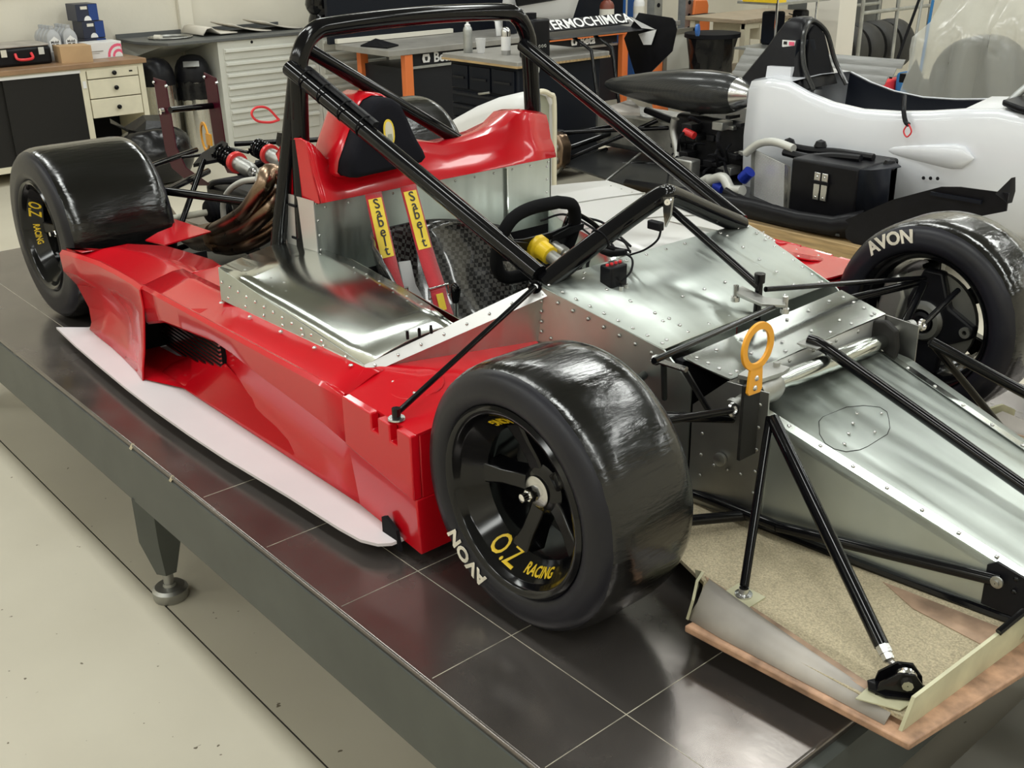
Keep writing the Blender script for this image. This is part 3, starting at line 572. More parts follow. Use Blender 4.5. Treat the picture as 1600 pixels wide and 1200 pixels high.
def oval(a, b, n, dz): return [pl_(a * math.cos(2 * PI * k / n), b * math.copysign(abs(math.sin(2 * PI * k / n)) ** .8, math.sin(2 * PI * k / n)), dz) for k in range(n)]
st_ = done(G().poly(oval(.017, .034, 22, 0), (.001, 0, 0)), 'sticker', 'strap_yellow', hr)
done(G().poly(oval(.012, .028, 22, .001), (.001, 0, 0)), 'sticker_field', 'cream', st_)
done(G().poly([pl_(-.008, -.022, .003), pl_(.008, -.022, .003), pl_(.006, -.004, .003), pl_(-.006, -.004, .003)], (.0006, 0, 0)), 'sticker_mark', 'shell_inside', st_)

# ---- seat shell, harness
sy = -.215
cl = spline([(-1.125, 0, .935), (-1.07, 0, .83), (-1.0, 0, .715), (-.90, 0, .625), (-.74, 0, .585), (-.55, 0, .60)], 4); rows = []
for i, c in enumerate(cl):
    t = i / (len(cl) - 1); a = cl[max(0, i - 1)]; b = cl[min(len(cl) - 1, i + 1)]; tg = (b - a).normalized(); nr = Vector((-tg.z, 0, tg.x)); nr = nr if nr.z > 0 else -nr
    hgt = .05 + .17 * math.sin(PI * min(1, t * 1.15 + .08)) ** .8; row = []
    for k in range(-8, 9):
        u = k / 8; row.append(Vector((c.x, sy + .205 * (.74 + .26 * min(1, (t * 5) ** .6)) * math.copysign(abs(u) ** .85, u), c.z)) + nr * hgt * abs(u) ** 2.6 + tg * (.045 * abs(u) ** 3 * max(0, 1 - t * 6)))
    rows.append(row)
seat = done(G().grid(rows), 'seat', 'carbon', car, sol=.006, ang=70)
edge = [rows[i][0] for i in range(len(rows) - 1, -1, -1)] + rows[0][1:-1] + [rows[i][-1] for i in range(len(rows))]
done(G().tube(edge, .0045, 8), 'seat_rim', 'carbon_fine', seat)
rivets('seat_bolts', [(V((-1.022, -0.060, 0.838)), V((-1.022, -0.060, 0.838)), 1), (V((-1.069, -0.080, 0.783)), V((-1.069, -0.080, 0.783)), 1)], seat, (.7, -.5, .5), .006, 'steel')
done(G().poly([(-1.040, -0.275, 0.864), (-1.040, -0.237, 0.860), (-1.020, -0.238, 0.798), (-0.980, -0.221, 0.722), (-0.980, -0.258, 0.712), (-1.020, -0.277, 0.798)], (.004, 0, .003)), 'seat_patch', 'cup_plastic', seat)
def ribbon(name, pts, w_, m, parent, th=.0025):
    P = spline(pts, 5); rows = []
    for i, p in enumerate(P):
        rows.append([p + V((0, -w_ / 2, 0)), p + V((0, w_ / 2, 0))])
    return done(G().grid(rows), name, m, parent, sol=th, smooth=True)
def strap(pts, pix_end, lower, yellow):
    sp_ = ribbon('harness_strap', pts, .052, 'strap_red', car)
    P = spline(pts, 12); L = [0.0]
    for a, b in zip(P, P[1:]): L.append(L[-1] + (b - a).length)
    def atl(s):
        for i in range(len(P) - 1):
            if L[i + 1] >= s: return P[i].lerp(P[i + 1], (s - L[i]) / (L[i + 1] - L[i])), (P[i + 1] - P[i]).normalized()
        return P[-1], (P[-1] - P[-2]).normalized()
    s0, s1 = yellow; rows = []
    for k in range(12):
        p, t = atl(s0 + (s1 - s0) * k / 11); n = Vector((0, 1, 0)).cross(-t).normalized(); rows.append([p + V((0, -.021, 0)) + n * .0036, p + V((0, .021, 0)) + n * .0036])
    lb = done(G().grid(rows), 'strap_label', 'strap_yellow', sp_)
    wd = 'Sabelt'
    for k, chh in enumerate(wd):
        p, t = atl(s0 + (s1 - s0) * (.11 + .78 * k / 5)); n = Vector((0, 1, 0)).cross(-t).normalized()
        text(chh, .040, 'black_print', lb, planar(p + n * .0050, (0, 1, 0), -t), bold=.0004, ext=.0003, shear=.12)
    return sp_
s1_ = strap([(-1.135, -0.277, 1.036), (-1.085, -0.297, 0.974), (-1.050, -0.306, 0.904), (-1.000, -0.325, 0.845), (-0.955, -0.339, 0.803)], None, None, (.018, .185))
s2_ = strap([(-1.135, -0.163, 1.038), (-1.085, -0.178, 0.970), (-1.050, -0.184, 0.901), (-1.005, -0.197, 0.847), (-0.955, -0.210, 0.794)], None, None, (.018, .185))
ribbon('lower_belt', [(-0.950, -0.343, 0.801), (-0.930, -0.338, 0.781), (-0.910, -0.328, 0.748)], .05, 'strap_red', s1_)
ribbon('lower_belt', [(-0.950, -0.214, 0.796), (-0.930, -0.222, 0.771), (-0.900, -0.227, 0.731)], .05, 'strap_red', s2_)
for q, sp_ in (((-0.945, -0.218, 0.791), s2_), ((-0.945, -0.350, 0.811), s1_)):
    q = V(q); c = [q + V((.004, a, b)) for (a, b) in ((-.033, .016), (.033, .016), (.033, -.012), (-.033, -.012))]
    done(G().tube(c, .003, 8, closed=True), 'adjuster_buckle', 'chrome', sp_)
pq = planar(V((-0.918, -0.227, 0.764)), (0, 1, 0), (-.35, 0.05, 1))
done(G().poly([pq(-.010, -.03, 0), pq(.012, -.03, 0), pq(.012, .03, 0), pq(-.010, .03, 0)], (.002, 0, 0)), 'belt_tag', 'strap_yellow', s2_)
# gear lever
gl = V((-0.762, -0.300, 0.817)); gt = V((-0.759, -0.300, 0.865))
gv = done(G().tube(spline([(gl.x + .01, -.31, .62), gl, gl.lerp(gt, .4)], 4), .006, 8), 'gear_lever', 'steel', car)
done(G().lathe([(.001, -.026), (.008, -.026), (.011, -.012), (.0135, .006), (.012, .018), (.006, .024), (.001, .025)], gl.lerp(gt, .75), (gt - gl), 16), 'lever_knob', 'rim_black', gv)
# ---- steering wheel
wc = Vector((-.570, -.2, 1.004)); e1 = Vector((0, 1, 0)); e2 = Vector((.30, 0, .954)); wn = e1.cross(e2)
def W(a, b, c=0): return wc + e1 * a * .88 + e2 * b * .88 + wn * c
pts = [W(.05, .108), W(.11, .085), (W(.136, .02)), W(.128, -.05), W(.09, -.092), W(.04, -.102), W(-.04, -.102), W(-.09, -.092), W(-.128, -.05), W(-.136, .02), W(-.11, .085), W(-.05, .108)]
cl_ = spline(pts + [pts[0]], 5)[:-1]
sw = done(G().tube(cl_, .0155, 10, closed=True), 'steering_wheel', 'suede', car)
done(G().poly([W(.125, .03), W(.128, -.03), W(.075, -.045), W(.05, -.075), W(-.05, -.075), W(-.075, -.045), W(-.128, -.03), W(-.125, .03), W(-.05, .018), W(.05, .018)], wn * .004), 'wheel_plate', 'satin_black', sw)
hubc = W(0, -.012, .004)
done(G().lathe([(.001, 0), (.030, 0), (.030, .012), (.024, .018), (.023, .050), (.019, .052), (.001, .052)], hubc, wn, 10), 'quick_release', 'yellow', sw, label='yellow quick-release boss')
done(G().lathe([(.001, .05), (.016, .05), (.016, .085), (.011, .088), (.001, .088)], hubc, wn, 16), 'steering_column', 'cast_alloy', sw)
c2 = W(.055, -.018, .004)
done(G().lathe([(.001, 0), (.013, 0), (.013, .03), (.016, .032), (.016, .05), (.011, .053), (.011, .075), (.001, .075)], c2, wn, 16), 'plug_connector', 'cast_alloy', sw)
for s in (1, -1):
    done(G().poly([W(s * .045, .012, .010), W(s * .10, .030, .014), W(s * .150, .034, .016), W(s * .152, .016, .016), W(s * .10, .004, .014), W(s * .045, -.008, .010)], wn * .003), 'shift_paddle', 'satin_black', sw)
done(G().tube([hubc + wn * .05, (-.30, -.19, .86)], .011, 10), 'column_shaft', 'dull_steel', sw)
# dashboard hoop of the wheel shroud, wiring, fuse box
ds = done(G().tube(spline([(-0.610, -0.100, 0.938), (-0.593, -0.080, 1.026), (-0.587, -0.060, 1.043), (-0.534, -0.040, 1.019), (-0.520, -0.020, 0.986)], 6), .006, 8), 'dash_frame', 'tube_black', car)
wr = G()
wires = [[(-0.829, 0.050, 0.958), (-0.752, 0.060, 0.988), (-0.658, 0.050, 0.982), (-0.529, 0.000, 0.975), (-0.438, -0.060, 0.974)], [(-0.642, -0.000, 0.994), (-0.533, -0.040, 0.987), (-0.440, -0.080, 0.993), (-0.360, -0.100, 1.003)], [(-0.424, -0.200, 0.968), (-0.414, -0.180, 0.996), (-0.413, -0.150, 1.013), (-0.372, -0.140, 1.012)],
         [(-0.456, -0.220, 0.957), (-0.424, -0.200, 0.971), (-0.389, -0.220, 0.950), (-0.352, -0.220, 0.941), (-0.323, -0.210, 0.956)], [(-0.380, -0.100, 0.995), (-0.317, -0.140, 1.001), (-0.284, -0.180, 0.988), (-0.293, -0.200, 0.968)], [(-0.360, -0.100, 0.994), (-0.315, -0.100, 1.016), (-0.280, -0.100, 1.045), (-0.270, -0.100, 1.072)],
         [(-0.424, -0.160, 0.998), (-0.408, -0.190, 0.977), (-0.383, -0.200, 0.962), (-0.342, -0.200, 0.959)], [(-0.442, -0.100, 1.005), (-0.441, -0.080, 1.013), (-0.400, -0.080, 1.012), (-0.360, -0.100, 0.999)], [(-0.689, 0.080, 0.987), (-0.619, 0.080, 0.984), (-0.453, 0.000, 0.975)]]
for q in wires: wr.tube(spline(q, 6), random.choice((.0025, .0032, .004)), 6)
wl = done(wr, 'wiring_loom', 'matt_black', car)
done(G().tube([(-0.432, -0.120, 0.992), (-0.401, -0.120, 0.993), (-0.365, -0.110, 1.001)], [.007, .010, .007], 10), 'inline_connector', 'satin_black', wl)
done(G().box(V((-0.286, -0.100, 1.077)) - V((.02, .008, .010)), V((-0.286, -0.100, 1.077)) + V((.018, .008, .010))), 'hanging_plug', 'satin_black', wl, bev=.003)
fb = V((-0.316, -0.200, 0.948)); fbx = done(G().box(fb + V((-.018, -.026, -.005)), fb + V((.018, .026, .055))), 'fuse_box', 'satin_black', car, bev=.004)
g = G()
for k in range(4): g.cyl(fb + V((0, -.02 + .0133 * k, .054)), fb + V((0, -.02 + .0133 * k, .059)), .0038, n=8)
done(g, 'terminals', 'hot_red', fbx)
bo = G()
for q in ((-0.295, -0.210, 0.952), (-0.299, -0.190, 0.951)): bo.cyl(V(q) + V((.012, 0, -.006)), V(q) + V((.012, 0, .010)), .006, n=6)
done(bo, 'fuse_box_bolts', 'steel', fbx)

# ---- cross tube, clamps, towing ring
t0 = V((.106, -.262, .842)); t1 = V((.106, .262, .826))
ct = done(G().lathe([(.001, 0), (.017, 0), (.017, .13), (.0205, .145), (.0205, .26), (.022, .265), (.022, .44), (.017, .46), (.017, .52), (.001, .52)], t0, t1 - t0, 20), 'cross_tube', 'alu', car)
b0 = lerp(t0, t1, .11)
g = G().lathe([(.024, -.03), (.030, -.02), (.032, .02), (.026, .035)], b0, t1 - t0, 18); g.poly([b0 + V((-.024, -.055, .030)), b0 + V((.02, -.045, .030)), b0 + V((.028, .02, .030)), b0 + V((.022, .05, .030)), b0 + V((-.02, .045, .030)), b0 + V((-.03, -.02, .030))], (0, 0, .008))
ck = done(g, 'tube_clamp', 'cast_alloy', ct)
g = G()
for q in (b0 + V((0, -.04, .038)), b0 + V((0, .036, .038))): g.cyl(q, q + V((0, 0, .008)), .007, n=6)
done(g, 'clamp_bolts', 'dull_steel', ck)
b1 = lerp(t0, t1, .93); done(G().poly([b1 + V((-.035, 0, -.045)), b1 + V((.030, 0, -.05)), b1 + V((.036, 0, -.01)), b1 + V((.028, 0, .03)), b1 + V((.0, 0, .046)), b1 + V((-.035, 0, .04))], (0, .018, 0)), 'tube_bracket', 'door_dark', ct, bev=.004)
rx = .158
rc_ = V((0.158, -0.308, 0.972)); g = G(); n = 40; rows = []
for k in range(n):
    t = 2 * PI * k / n; rows.append([rc_ + V((dx, rr * .98 * math.cos(t), rr * math.sin(t))) for (rr, dx) in ((.033, -.003), (.033, .003), (.0475, .003), (.0475, -.003))])
g.grid(rows, cu=True, cv=True)
g.poly([rc_ + V((-.003, -.018, -.040)), rc_ + V((-.003, .017, -.040)), rc_ + V((-.003, .021, -.088)), rc_ + V((-.003, .016, -.096)), rc_ + V((-.003, -.018, -.094)), rc_ + V((-.003, -.023, -.088))], (.006, 0, 0))
tw = done(g, 'towing_ring', 'orange', car, label='orange metal towing ring', bev=.0008)
rivets('ring_rivets', [(rc_ + V((.003, 0, -.063)), rc_ + V((.003, -.003, -.082)), 2)], tw, (1, 0, 0), .006, 'steel')
done(G().box(rc_ + V((-.010, -.025, -.23)), rc_ + V((-.003, .024, -.075))), 'ring_plate', 'door_dark', tw)

# ---- nose tripod rods and the long centre stay
def rod(name, pts, r, n=12, m='tube_black', parent=None): return done(G().tube(pts, r, n), name, m, parent or car)
ls = rod('centre_stay', [(.066, 0, .878), (.085, 0, .878), (.12, 0, .868), (.97, 0, .580)], .0125)
g = G().box((.055, -.028, .872), (.105, .028, .876)); g.cyl((.075, 0, .876), (.075, 0, .884), .011, n=14); done(g, 'stay_bracket', 'dull_steel', ls)
tt = V((0.186, -0.290, 0.831)); f1 = V((0.300, -0.489, 0.581)); f2 = V((0.634, -0.517, 0.584))
r1_ = rod('tripod_rod', [tt, f1 + V((0, 0, .02))], .0085)
g = G().lathe([(.001, 0), (.016, 0), (.016, .004), (.009, .006), (.009, .016), (.001, .016)], f1, (0, 0, 1), 16); done(g, 'rod_foot', 'steel', r1_)
done(G().box(f1 + V((-.03, -.025, -.004)), f1 + V((.03, .025, 0))), 'foot_plate', 'resin', r1_)
e_ = f2.lerp(tt, .14)
r2_ = rod('tripod_rod', [tt + V((.006, 0, 0)), e_], .0125)
done(G().tube([e_, f2.lerp(tt, .115), f2.lerp(tt, .115), f2.lerp(tt, .095), f2.lerp(tt, .095), f2 + V((0, 0, .03))], [.012, .012, .010, .010, .006, .006], 8), 'rod_adjuster', 'steel', r2_)
g = G().ring(f2 + V((0, 0, .026)), (.5, -.8, .1), .011, .006, 16, 8); done(g, 'rod_end', 'chrome', r2_)
for s in (1, -1):
    q = planar(f2 + V((0, 0, 0)) + V((.6, -.8, 0)).normalized() * .012 * s, (.8, .6, 0), (0, 0, 1))
    done(G().poly([q(-.045, -.002, 0), q(-.040, .022, 0), q(-.014, .044, 0), q(.010, .044, 0), q(.026, .022, 0), q(.030, -.002, 0)], V((.6, -.8, 0)).normalized() * .004 * s), 'bracket_cheek', 'tube_black', r2_, bev=.001)
q = planar(f2, (.8, .6, 0), (0, 0, 1))
done(G().lathe([(.001, -.022), (.009, -.022), (.009, -.016), (.005, -.014), (.005, .02), (.001, .02)], f2 + V((0, 0, .026)), (-.6, .8, 0), 8), 'bracket_bolt', 'chrome', r2_)
bq = planar(f2 + V((0, 0, .001)), (.8, .6, 0), (-.6, .8, 0)); done(G().poly([bq(-.055, -.01, 0), bq(-.03, -.024, 0), bq(.022, -.022, 0), bq(.036, -.01, 0), bq(.036, .01, 0), bq(.022, .022, 0), bq(-.03, .024, 0), bq(-.055, .01, 0)], (0, 0, .004)), 'bracket_base', 'tube_black', r2_)
done(G().lathe([(.001, 0), (.010, 0), (.010, .008), (.004, .010), (.001, .010)], bq(.026, -.012, .005), (0, 0, 1), 6), 'base_bolt', 'chrome', r2_)
done(G().poly([bq(-.075, -.03, -.0045), bq(-.01, -.045, -.0045), bq(.04, .01, -.0045), bq(-.035, .03, -.0045)], (0, 0, .002)), 'base_patch', 'resin', r2_)
# lower arm along the nose side with its black bracket
for s in (1, -1):
    p0 = V(my((0.225, -0.290, 0.611), s)); p1 = V(my((0.626, -0.215, 0.649), s))
    la = done(G().tube([p0, p1], .011, 12), 'nose_lower_arm', 'tube_black', car)
    done(G().tube([p0 + V((-.35, 0, -.02)), p0], .011, 10), 'arm_rear_section', 'tube_black', la)
    bk = done(G().poly([my((0.599, -0.205, 0.667), s), my((0.612, -0.200, 0.676), s), my((0.700, -0.190, 0.652), s), my((0.716, -0.200, 0.588), s), my((0.604, -0.215, 0.595), s)], my((0, -.006, 0), s)), 'arm_bracket', 'satin_black', la)
    done(G().lathe([(.001, 0), (.011, 0), (.011, .004), (.006, .005), (.006, .009), (.001, .009)], p1 + V(my((0, -.009, .002), s)), my((0, -1, 0), s), 14), 'arm_bolt', 'dull_steel', bk)
    rivets('bracket_bolts', [(my((0.651, -0.212, 0.663), s), my((0.651, -0.212, 0.638), s), 2)], bk, my((0, -1, 0), s), .005, 'tube_black')

# ---- front undertray (fibreglass), one half each side of the nose
for s in (1, -1):
    m = lambda L: [my((p[0] + .022, p[1] - .030, p[2] + .030), s) for p in L]
    tray = done(G().poly(m([(-.02, -.20, .540), (-.02, -.40, .540), (.20, -.475, .540), (.245, -.545, .540), (.640, -.535, .540), (.668, -.15, .540), (.668, 0.0, .540)]), (0, 0, .008)), 'front_undertray', 'fibreglass', car)
    done(G().poly(m([(.247, -.582, .515), (.668, -.560, .515), (.705, -.24, .515), (.715, 0, .515), (.655, 0, .515), (.635, -.50, .515), (.25, -.525, .515)]), (0, 0, .014)), 'tray_rim', 'wood_rim', tray, bev=.003)
    done(G().grid([m([(.238, -.565, .530), (.245, -.548, .560), (.235, -.520, .575), (.215, -.480, .562), (.20, -.46, .549)]), m([(.32, -.566, .530), (.32, -.545, .553), (.32, -.520, .562), (.32, -.500, .556), (.32, -.48, .549)]), m([(.45, -.560, .530), (.45, -.545, .546), (.45, -.525, .554), (.45, -.51, .552), (.45, -.50, .549)]), m([(.62, -.552, .530), (.62, -.542, .540), (.62, -.530, .547), (.62, -.525, .548), (.62, -.52, .5485)])]), 'tray_side_rib', 'resin_grey', tray, sol=.004, ang=60)
    done(G().poly(m([(.18, -.47, .531), (.238, -.568, .531), (.242, -.56, .57), (.225, -.53, .588), (.205, -.49, .580), (.17, -.465, .556)]), (.006, 0, 0)), 'tray_end_rib', 'resin', tray)
    done(G().poly(m([(.640, -.545, .528), (.668, 0, .528), (.668, 0, .592), (.655, -.30, .592), (.643, -.525, .584)]), (.006, 0, 0)), 'front_lip', 'resin', tray)
    done(G().poly(m([(.19, -.46, .5485), (.62, -.512, .5485), (.62, -.528, .5485), (.24, -.492, .5485)]), (0, 0, .0015)), 'bond_strip', 'bond', tray)
    done(G().poly(m([(.42, -.235, .5485), (.64, -.21, .5485), (.64, -.28, .5485), (.50, -.27, .5485)]), (0, 0, .001)), 'bond_patch', 'bond', tray)
    done(G().tube([my((0.682, -0.322, 0.625), s), my((0.693, -0.265, 0.645), s)], .006, 8), 'lip_strut', 'tube_black', tray)

# ---- mirrored nose tripod on the far side
def mv(v, s): return V((v.x, v.y * s, v.z))
rod('tripod_rod', [mv(tt, -1), mv(f1, -1)], .0085); rod('tripod_rod', [mv(tt, -1), mv(f2, -1) + V((0, 0, .02))], .0125)
# ---- front suspension
for s in (1, -1):
    up = V(my((0, -.60, .754), s))
    pr_ = rod('pushrod', [my((.08, -.505, .975) if s > 0 else (.0, -.58, .872), s), (-0.004, -0.008, 0.944) if s > 0 else (-0.066, 0.016, 0.955)], .0062)
    mid = V(my((.035, -.27, .96), s))
    uw = rod('upper_wishbone', [my((-.11, -.32, .835), s), my((.0, -.565, .865), s)], .010); rod('wishbone_arm', [my((.10, -.29, .80), s), my((.01, -.56, .862), s)], .010, parent=uw)
    lw = rod('lower_wishbone', [my((-.16, -.33, .60), s), my((.0, -.575, .625), s)], .011); rod('wishbone_arm', [my((.15, -.28, .60), s), my((.01, -.575, .625), s)], .011, parent=lw)
    tr_ = rod('track_rod', [my((.135, -.345, .846), s), my((.105, -.545, .872), s)], .0072)
    done(G().ring(my((.135, -.338, .845), s), (1, 0, .3), .010, .005, 14, 6), 'rod_end', 'steel', tr_)
    done(G().lathe([(.001, -.05), (.009, -.05), (.009, .02), (.014, .02), (.014, .035), (.001, .035)], my((.112, -.292, .842), s), my((.2, -1, 0), s), 12), 'rack_joint', 'dull_steel', tr_)
    u = done(G().poly([my((-.055, -.605, .63), s), my((.045, -.605, .62), s), my((.06, -.605, .70), s), my((.125, -.605, .735), s), my((.13, -.605, .765), s), my((.06, -.605, .80), s), my((.03, -.605, .885), s), my((-.02, -.605, .885), s), my((-.055, -.605, .80), s)], my((0, -.03, 0), s)), 'upright', 'satin_black', car, bev=.006)
    done(G().lathe([(.030, 0), (.050, 0), (.052, .006), (.046, .018), (.034, .020), (.030, .010)], my((.0, -.606, .754), s), my((0, 1, 0), s), 28, closed=True), 'bearing_ring', 'dull_steel', u)
    done(G().lathe([(.001, 0), (.026, 0), (.026, .016), (.017, .020), (.001, .014)], my((.0, -.606, .754), s), my((0, 1, 0), s), 20), 'stub_axle', 'satin_black', u)
    done(G().lathe([(.006, 0), (.014, 0), (.014, .008), (.006, .008)], my((.112, -.604, .752), s), my((0, 1, 0), s), 16, closed=True), 'upright_eye', 'dull_steel', u)
    done(G().poly([my((-.075, -.60, .72), s), my((-.06, -.60, .66), s), my((-.11, -.60, .67), s), my((-.135, -.60, .75), s), my((-.12, -.60, .83), s), my((-.085, -.60, .86), s), my((-.06, -.60, .80), s)], my((0, -.05, 0), s)), 'brake_caliper', 'cast_alloy', u, bev=.008)
    if s < 0: continue
    mt = done(G().tube([my((-.055, -.315, .80), s), my((.03, -.42, .93), s)], .006, 8), 'suspension_bracket', 'satin_black', car)
    done(G().tube([my((.06, -.30, .79), s), my((.07, -.41, .93), s)], .006, 8), 'bracket_leg', 'satin_black', mt)
    g = G().cyl(my((.02, -.425, .935), s), my((.085, -.42, .935), s), .006, n=8); g.cyl(my((.01, -.425, .935), s), my((.02, -.425, .935), s), .010, n=6); done(g, 'bracket_bolt', 'steel', mt)
# ---- engine, gearbox, exhaust
en = done(G().box((-1.85, -.16, .56), (-1.34, .18, .86)), 'engine_block', 'engine_dark', car, bev=.02)
done(G().box((-1.83, -.13, .86), (-1.37, .02, .94)), 'cam_cover', 'satin_black', en, bev=.015); done(G().box((-1.83, .05, .86), (-1.37, .17, .95)), 'cam_cover', 'satin_black', en, bev=.015)
g = G()
for k in range(8): g.tube(spline([(-1.80 + .055 * k, -.14, .90), (-1.78 + .05 * k, -.18, .93 + .01 * (k % 3)), (-1.70 + .04 * k, -.16, .97)], 4), .006, 6)
done(g, 'plug_leads', 'matt_black', en)
gb = done(G().box((-2.55, -.10, .58), (-1.85, .10, .82)), 'gearbox', 'engine_dark', car, bev=.025)
done(G().box((-2.20, -.085, .80), (-1.95, .085, .865)), 'gearbox_lid', 'cast_alloy', gb, bev=.01)
done(G().box((-2.05, -.16, .66), (-1.86, .16, .78)), 'gearbox_flange', 'cast_alloy', gb, bev=.01)
ex = [[(-1.50, -.17, .86), (-1.610, -0.300, 1.018), (-1.603, -0.350, 0.989), (-1.687, -0.370, 0.904), (-1.839, -0.360, 0.834), (-1.979, -0.340, 0.782)], [(-1.62, -.17, .84), (-1.629, -0.280, 0.948), (-1.623, -0.340, 0.910), (-1.720, -0.360, 0.842), (-1.880, -0.350, 0.782), (-2.007, -0.330, 0.748)], [(-1.74, -.17, .82), (-1.675, -0.250, 0.861), (-1.696, -0.300, 0.825), (-1.764, -0.330, 0.785), (-1.903, -0.330, 0.739), (-2.005, -0.330, 0.722)]]
for q in ex: done(G().tube(spline(q, 7), .0275, 16), 'exhaust_pipe', 'exhaust', car)
done(G().box((-2.95, -.40, .532), (-1.30, .40, .540)), 'rear_undertray', 'satin_black', car)
done(G().box((-1.86, -.34, .60), (-1.40, -.16, .70)), 'oil_tank', 'engine_dark', car, bev=.02)
done(G().cyl((-2.42, -.02, .70), (-2.62, -.02, .70), .05), 'starter', 'cast_alloy', car)
done(G().tube(spline([(-2.5, -.10, .80), (-2.3, -.16, .86), (-2.05, -.14, .90), (-1.85, -.10, .93)], 5), .009, 8), 'brake_hose', 'matt_black', car)
done(G().tube(spline([(-2.55, .05, .82), (-2.35, .10, .90), (-2.1, .06, .93), (-1.85, .02, .95)], 5), .012, 8), 'breather_hose', 'matt_black', car)
done(G().tube([(-1.997, -0.330, 0.755), (-2.213, -0.300, 0.701), (-2.509, -0.260, 0.683), (-2.674, -0.220, 0.699)], [.05, .045, .034, .034], 14), 'collector', 'exhaust', car)
done(G().tube(spline([(-2.166, -0.220, 0.755), (-2.154, -0.220, 0.820), (-2.098, -0.220, 0.874), (-1.997, -0.220, 0.920), (-1.888, -0.220, 0.946)], 6), .010, 10), 'coolant_hose', 'hose_silver', car)
done(G().tube([(-2.32, .0, .885), (-1.80, -.20, .91)], .008, 8), 'coolant_pipe', 'hose_silver', car)
for s in (1, -1):
    ds_ = rod('driveshaft', [my((-2.30, -.12, .76), s), my((-2.30, -.44, .765), s)], .012, m='shaft_cream')
    for (a, b) in ((-.43, -.36), (-.22, -.13)):
        g = G(); L_ = 5
        pr2 = []
        for k in range(L_): pr2 += [(.030 + .012 * (k / L_ if a < -.3 else 1 - k / L_) * 0 + .006, abs(b - a) * (k + .2) / L_), (.036 + .006, abs(b - a) * (k + .6) / L_)]
        g.lathe([(.014, 0)] + pr2 + [(.014, abs(b - a))], my((-2.30, a, .763), s), my((0, 1, 0), s), 18); done(g, 'drive_boot', 'matt_black', ds_)
    rw = rod('rear_wishbone', [my((-2.15, -.43, .90), s), my((-1.72, -.17, .87), s)], .014)
    rod('wishbone_arm', [my((-2.36, -.43, .93), s), my((-2.62, -.08, .92), s)], .010, parent=rw)
    rod('wishbone_arm', [my((-2.15, -.43, .895), s), my((-2.50, -.10, .86), s)], .012, parent=rw)
    rod('rear_lower_wishbone', [my((-2.20, -.43, .62), s), my((-1.85, -.15, .60), s)], .012); rod('rear_lower_wishbone', [my((-2.36, -.43, .62), s), my((-2.55, -.10, .60), s)], .012)
    rod('rear_pushrod', [my((-2.20, -.42, .66), s), my((-2.37, -.17, .93), s)], .010)
    rkk = done(G().poly([my((-2.42, -.19, .90), s), my((-2.30, -.15, .93), s), my((-2.27, -.12, .985), s), my((-2.33, -.11, .985), s), my((-2.42, -.15, .935), s)], (0, 0, .012)), 'rear_rocker', 'satin_black', car)
    hb = done(G().lathe([(.001, 0), (.06, 0), (.06, .03), (.03, .05), (.001, .05)], my((-2.32, -.46, .78), s), my((0, 1, 0), s), 20), 'rear_hub', 'engine_dark', car)
def damper(a, b):
    a = V(a); b = V(b); d = (b - a); L_ = d.length; d.normalize(); u, w_ = perp(d)
    body = done(G().lathe([(.001, 0), (.012, 0), (.012, L_ * .55), (.026, L_ * .56), (.026, L_ * .66), (.022, L_ * .70), (.027, L_ * .72), (.027, L_ * .94), (.018, L_), (.001, L_)], a, d, 18), 'damper', 'cast_alloy', car)
    done(G().lathe([(.020, L_ * .52), (.037, L_ * .52), (.037, L_ * .60), (.020, L_ * .60)], a, d, 20, closed=True), 'spring_collar', 'spring_red', body)
    n = 90; done(G().tube([a + d * (L_ * (.06 + .46 * k / n)) + .031 * (math.cos(k * .42) * u + math.sin(k * .42) * w_) for k in range(n)], .0048, 6), 'coil_spring', 'tube_black', body)
    g = G(); g.ring(a - d * .008, u, .010, .005, 12, 6); g.ring(b + d * .008, u, .010, .005, 12, 6); done(g, 'damper_eye', 'steel', body)
damper((-2.352, -0.120, 0.958), (-2.112, -0.120, 0.921))
damper((-2.357, 0.030, 0.953), (-2.173, 0.030, 0.926))
rod('damper_link', [(-2.487, -0.060, 0.950), (-2.319, -0.020, 0.944)], .006)
rod('damper_link', [(-2.526, -0.180, 0.919), (-2.374, -0.100, 0.948)], .006)
# rear wing posts (plates) with cross rod and rear towing ring
for (q, nm) in (([(-2.781, -0.140, 1.177), (-2.676, -0.140, 1.173), (-2.661, -0.140, 0.933), (-2.600, -0.140, 0.865), (-2.401, -0.140, 0.829), (-2.565, -0.140, 0.802), (-2.727, -0.140, 0.845), (-2.764, -0.140, 0.907)], 1), ([(-2.770, 0.060, 1.178), (-2.672, 0.060, 1.165), (-2.658, 0.060, 0.918), (-2.587, 0.060, 0.866), (-2.486, 0.060, 0.820), (-2.671, 0.060, 0.803), (-2.754, 0.060, 0.897)], 2)):
    pw = done(G().poly(q, (0, .004, 0)), 'wing_post', 'dark_red', car, bev=.001)
    g = G()
    for k in (0, 1): g.ball(V(q[k]) + V((.012, -.004, -.016)), .007, 8)
    done(g, 'post_bolts', 'steel', pw)
rod('post_cross_rod', [(-2.666, -0.140, 1.070), (-2.728, 0.060, 1.056)], .012)
done(G().lathe([(.001, 0), (.014, 0), (.012, .012), (.001, .014)], (-2.719, -0.145, 1.060), (0, -1, 0), 12), 'cross_rod_nut', 'chrome', car)
oc = V((-2.702, 0.000, 0.947)); n = 30; g = G(); rows = []
e1_ = Vector((.98, -.20, 0))
for k in range(n):
    t = 2 * PI * k / n; rows.append([oc + e1_ * (rr * math.cos(t)) + V((0, 0, rr * math.sin(t))) + Vector((.20, .98, 0)) * dx for (rr, dx) in ((.046, -.003), (.046, .003), (.058, .003), (.058, -.003))])
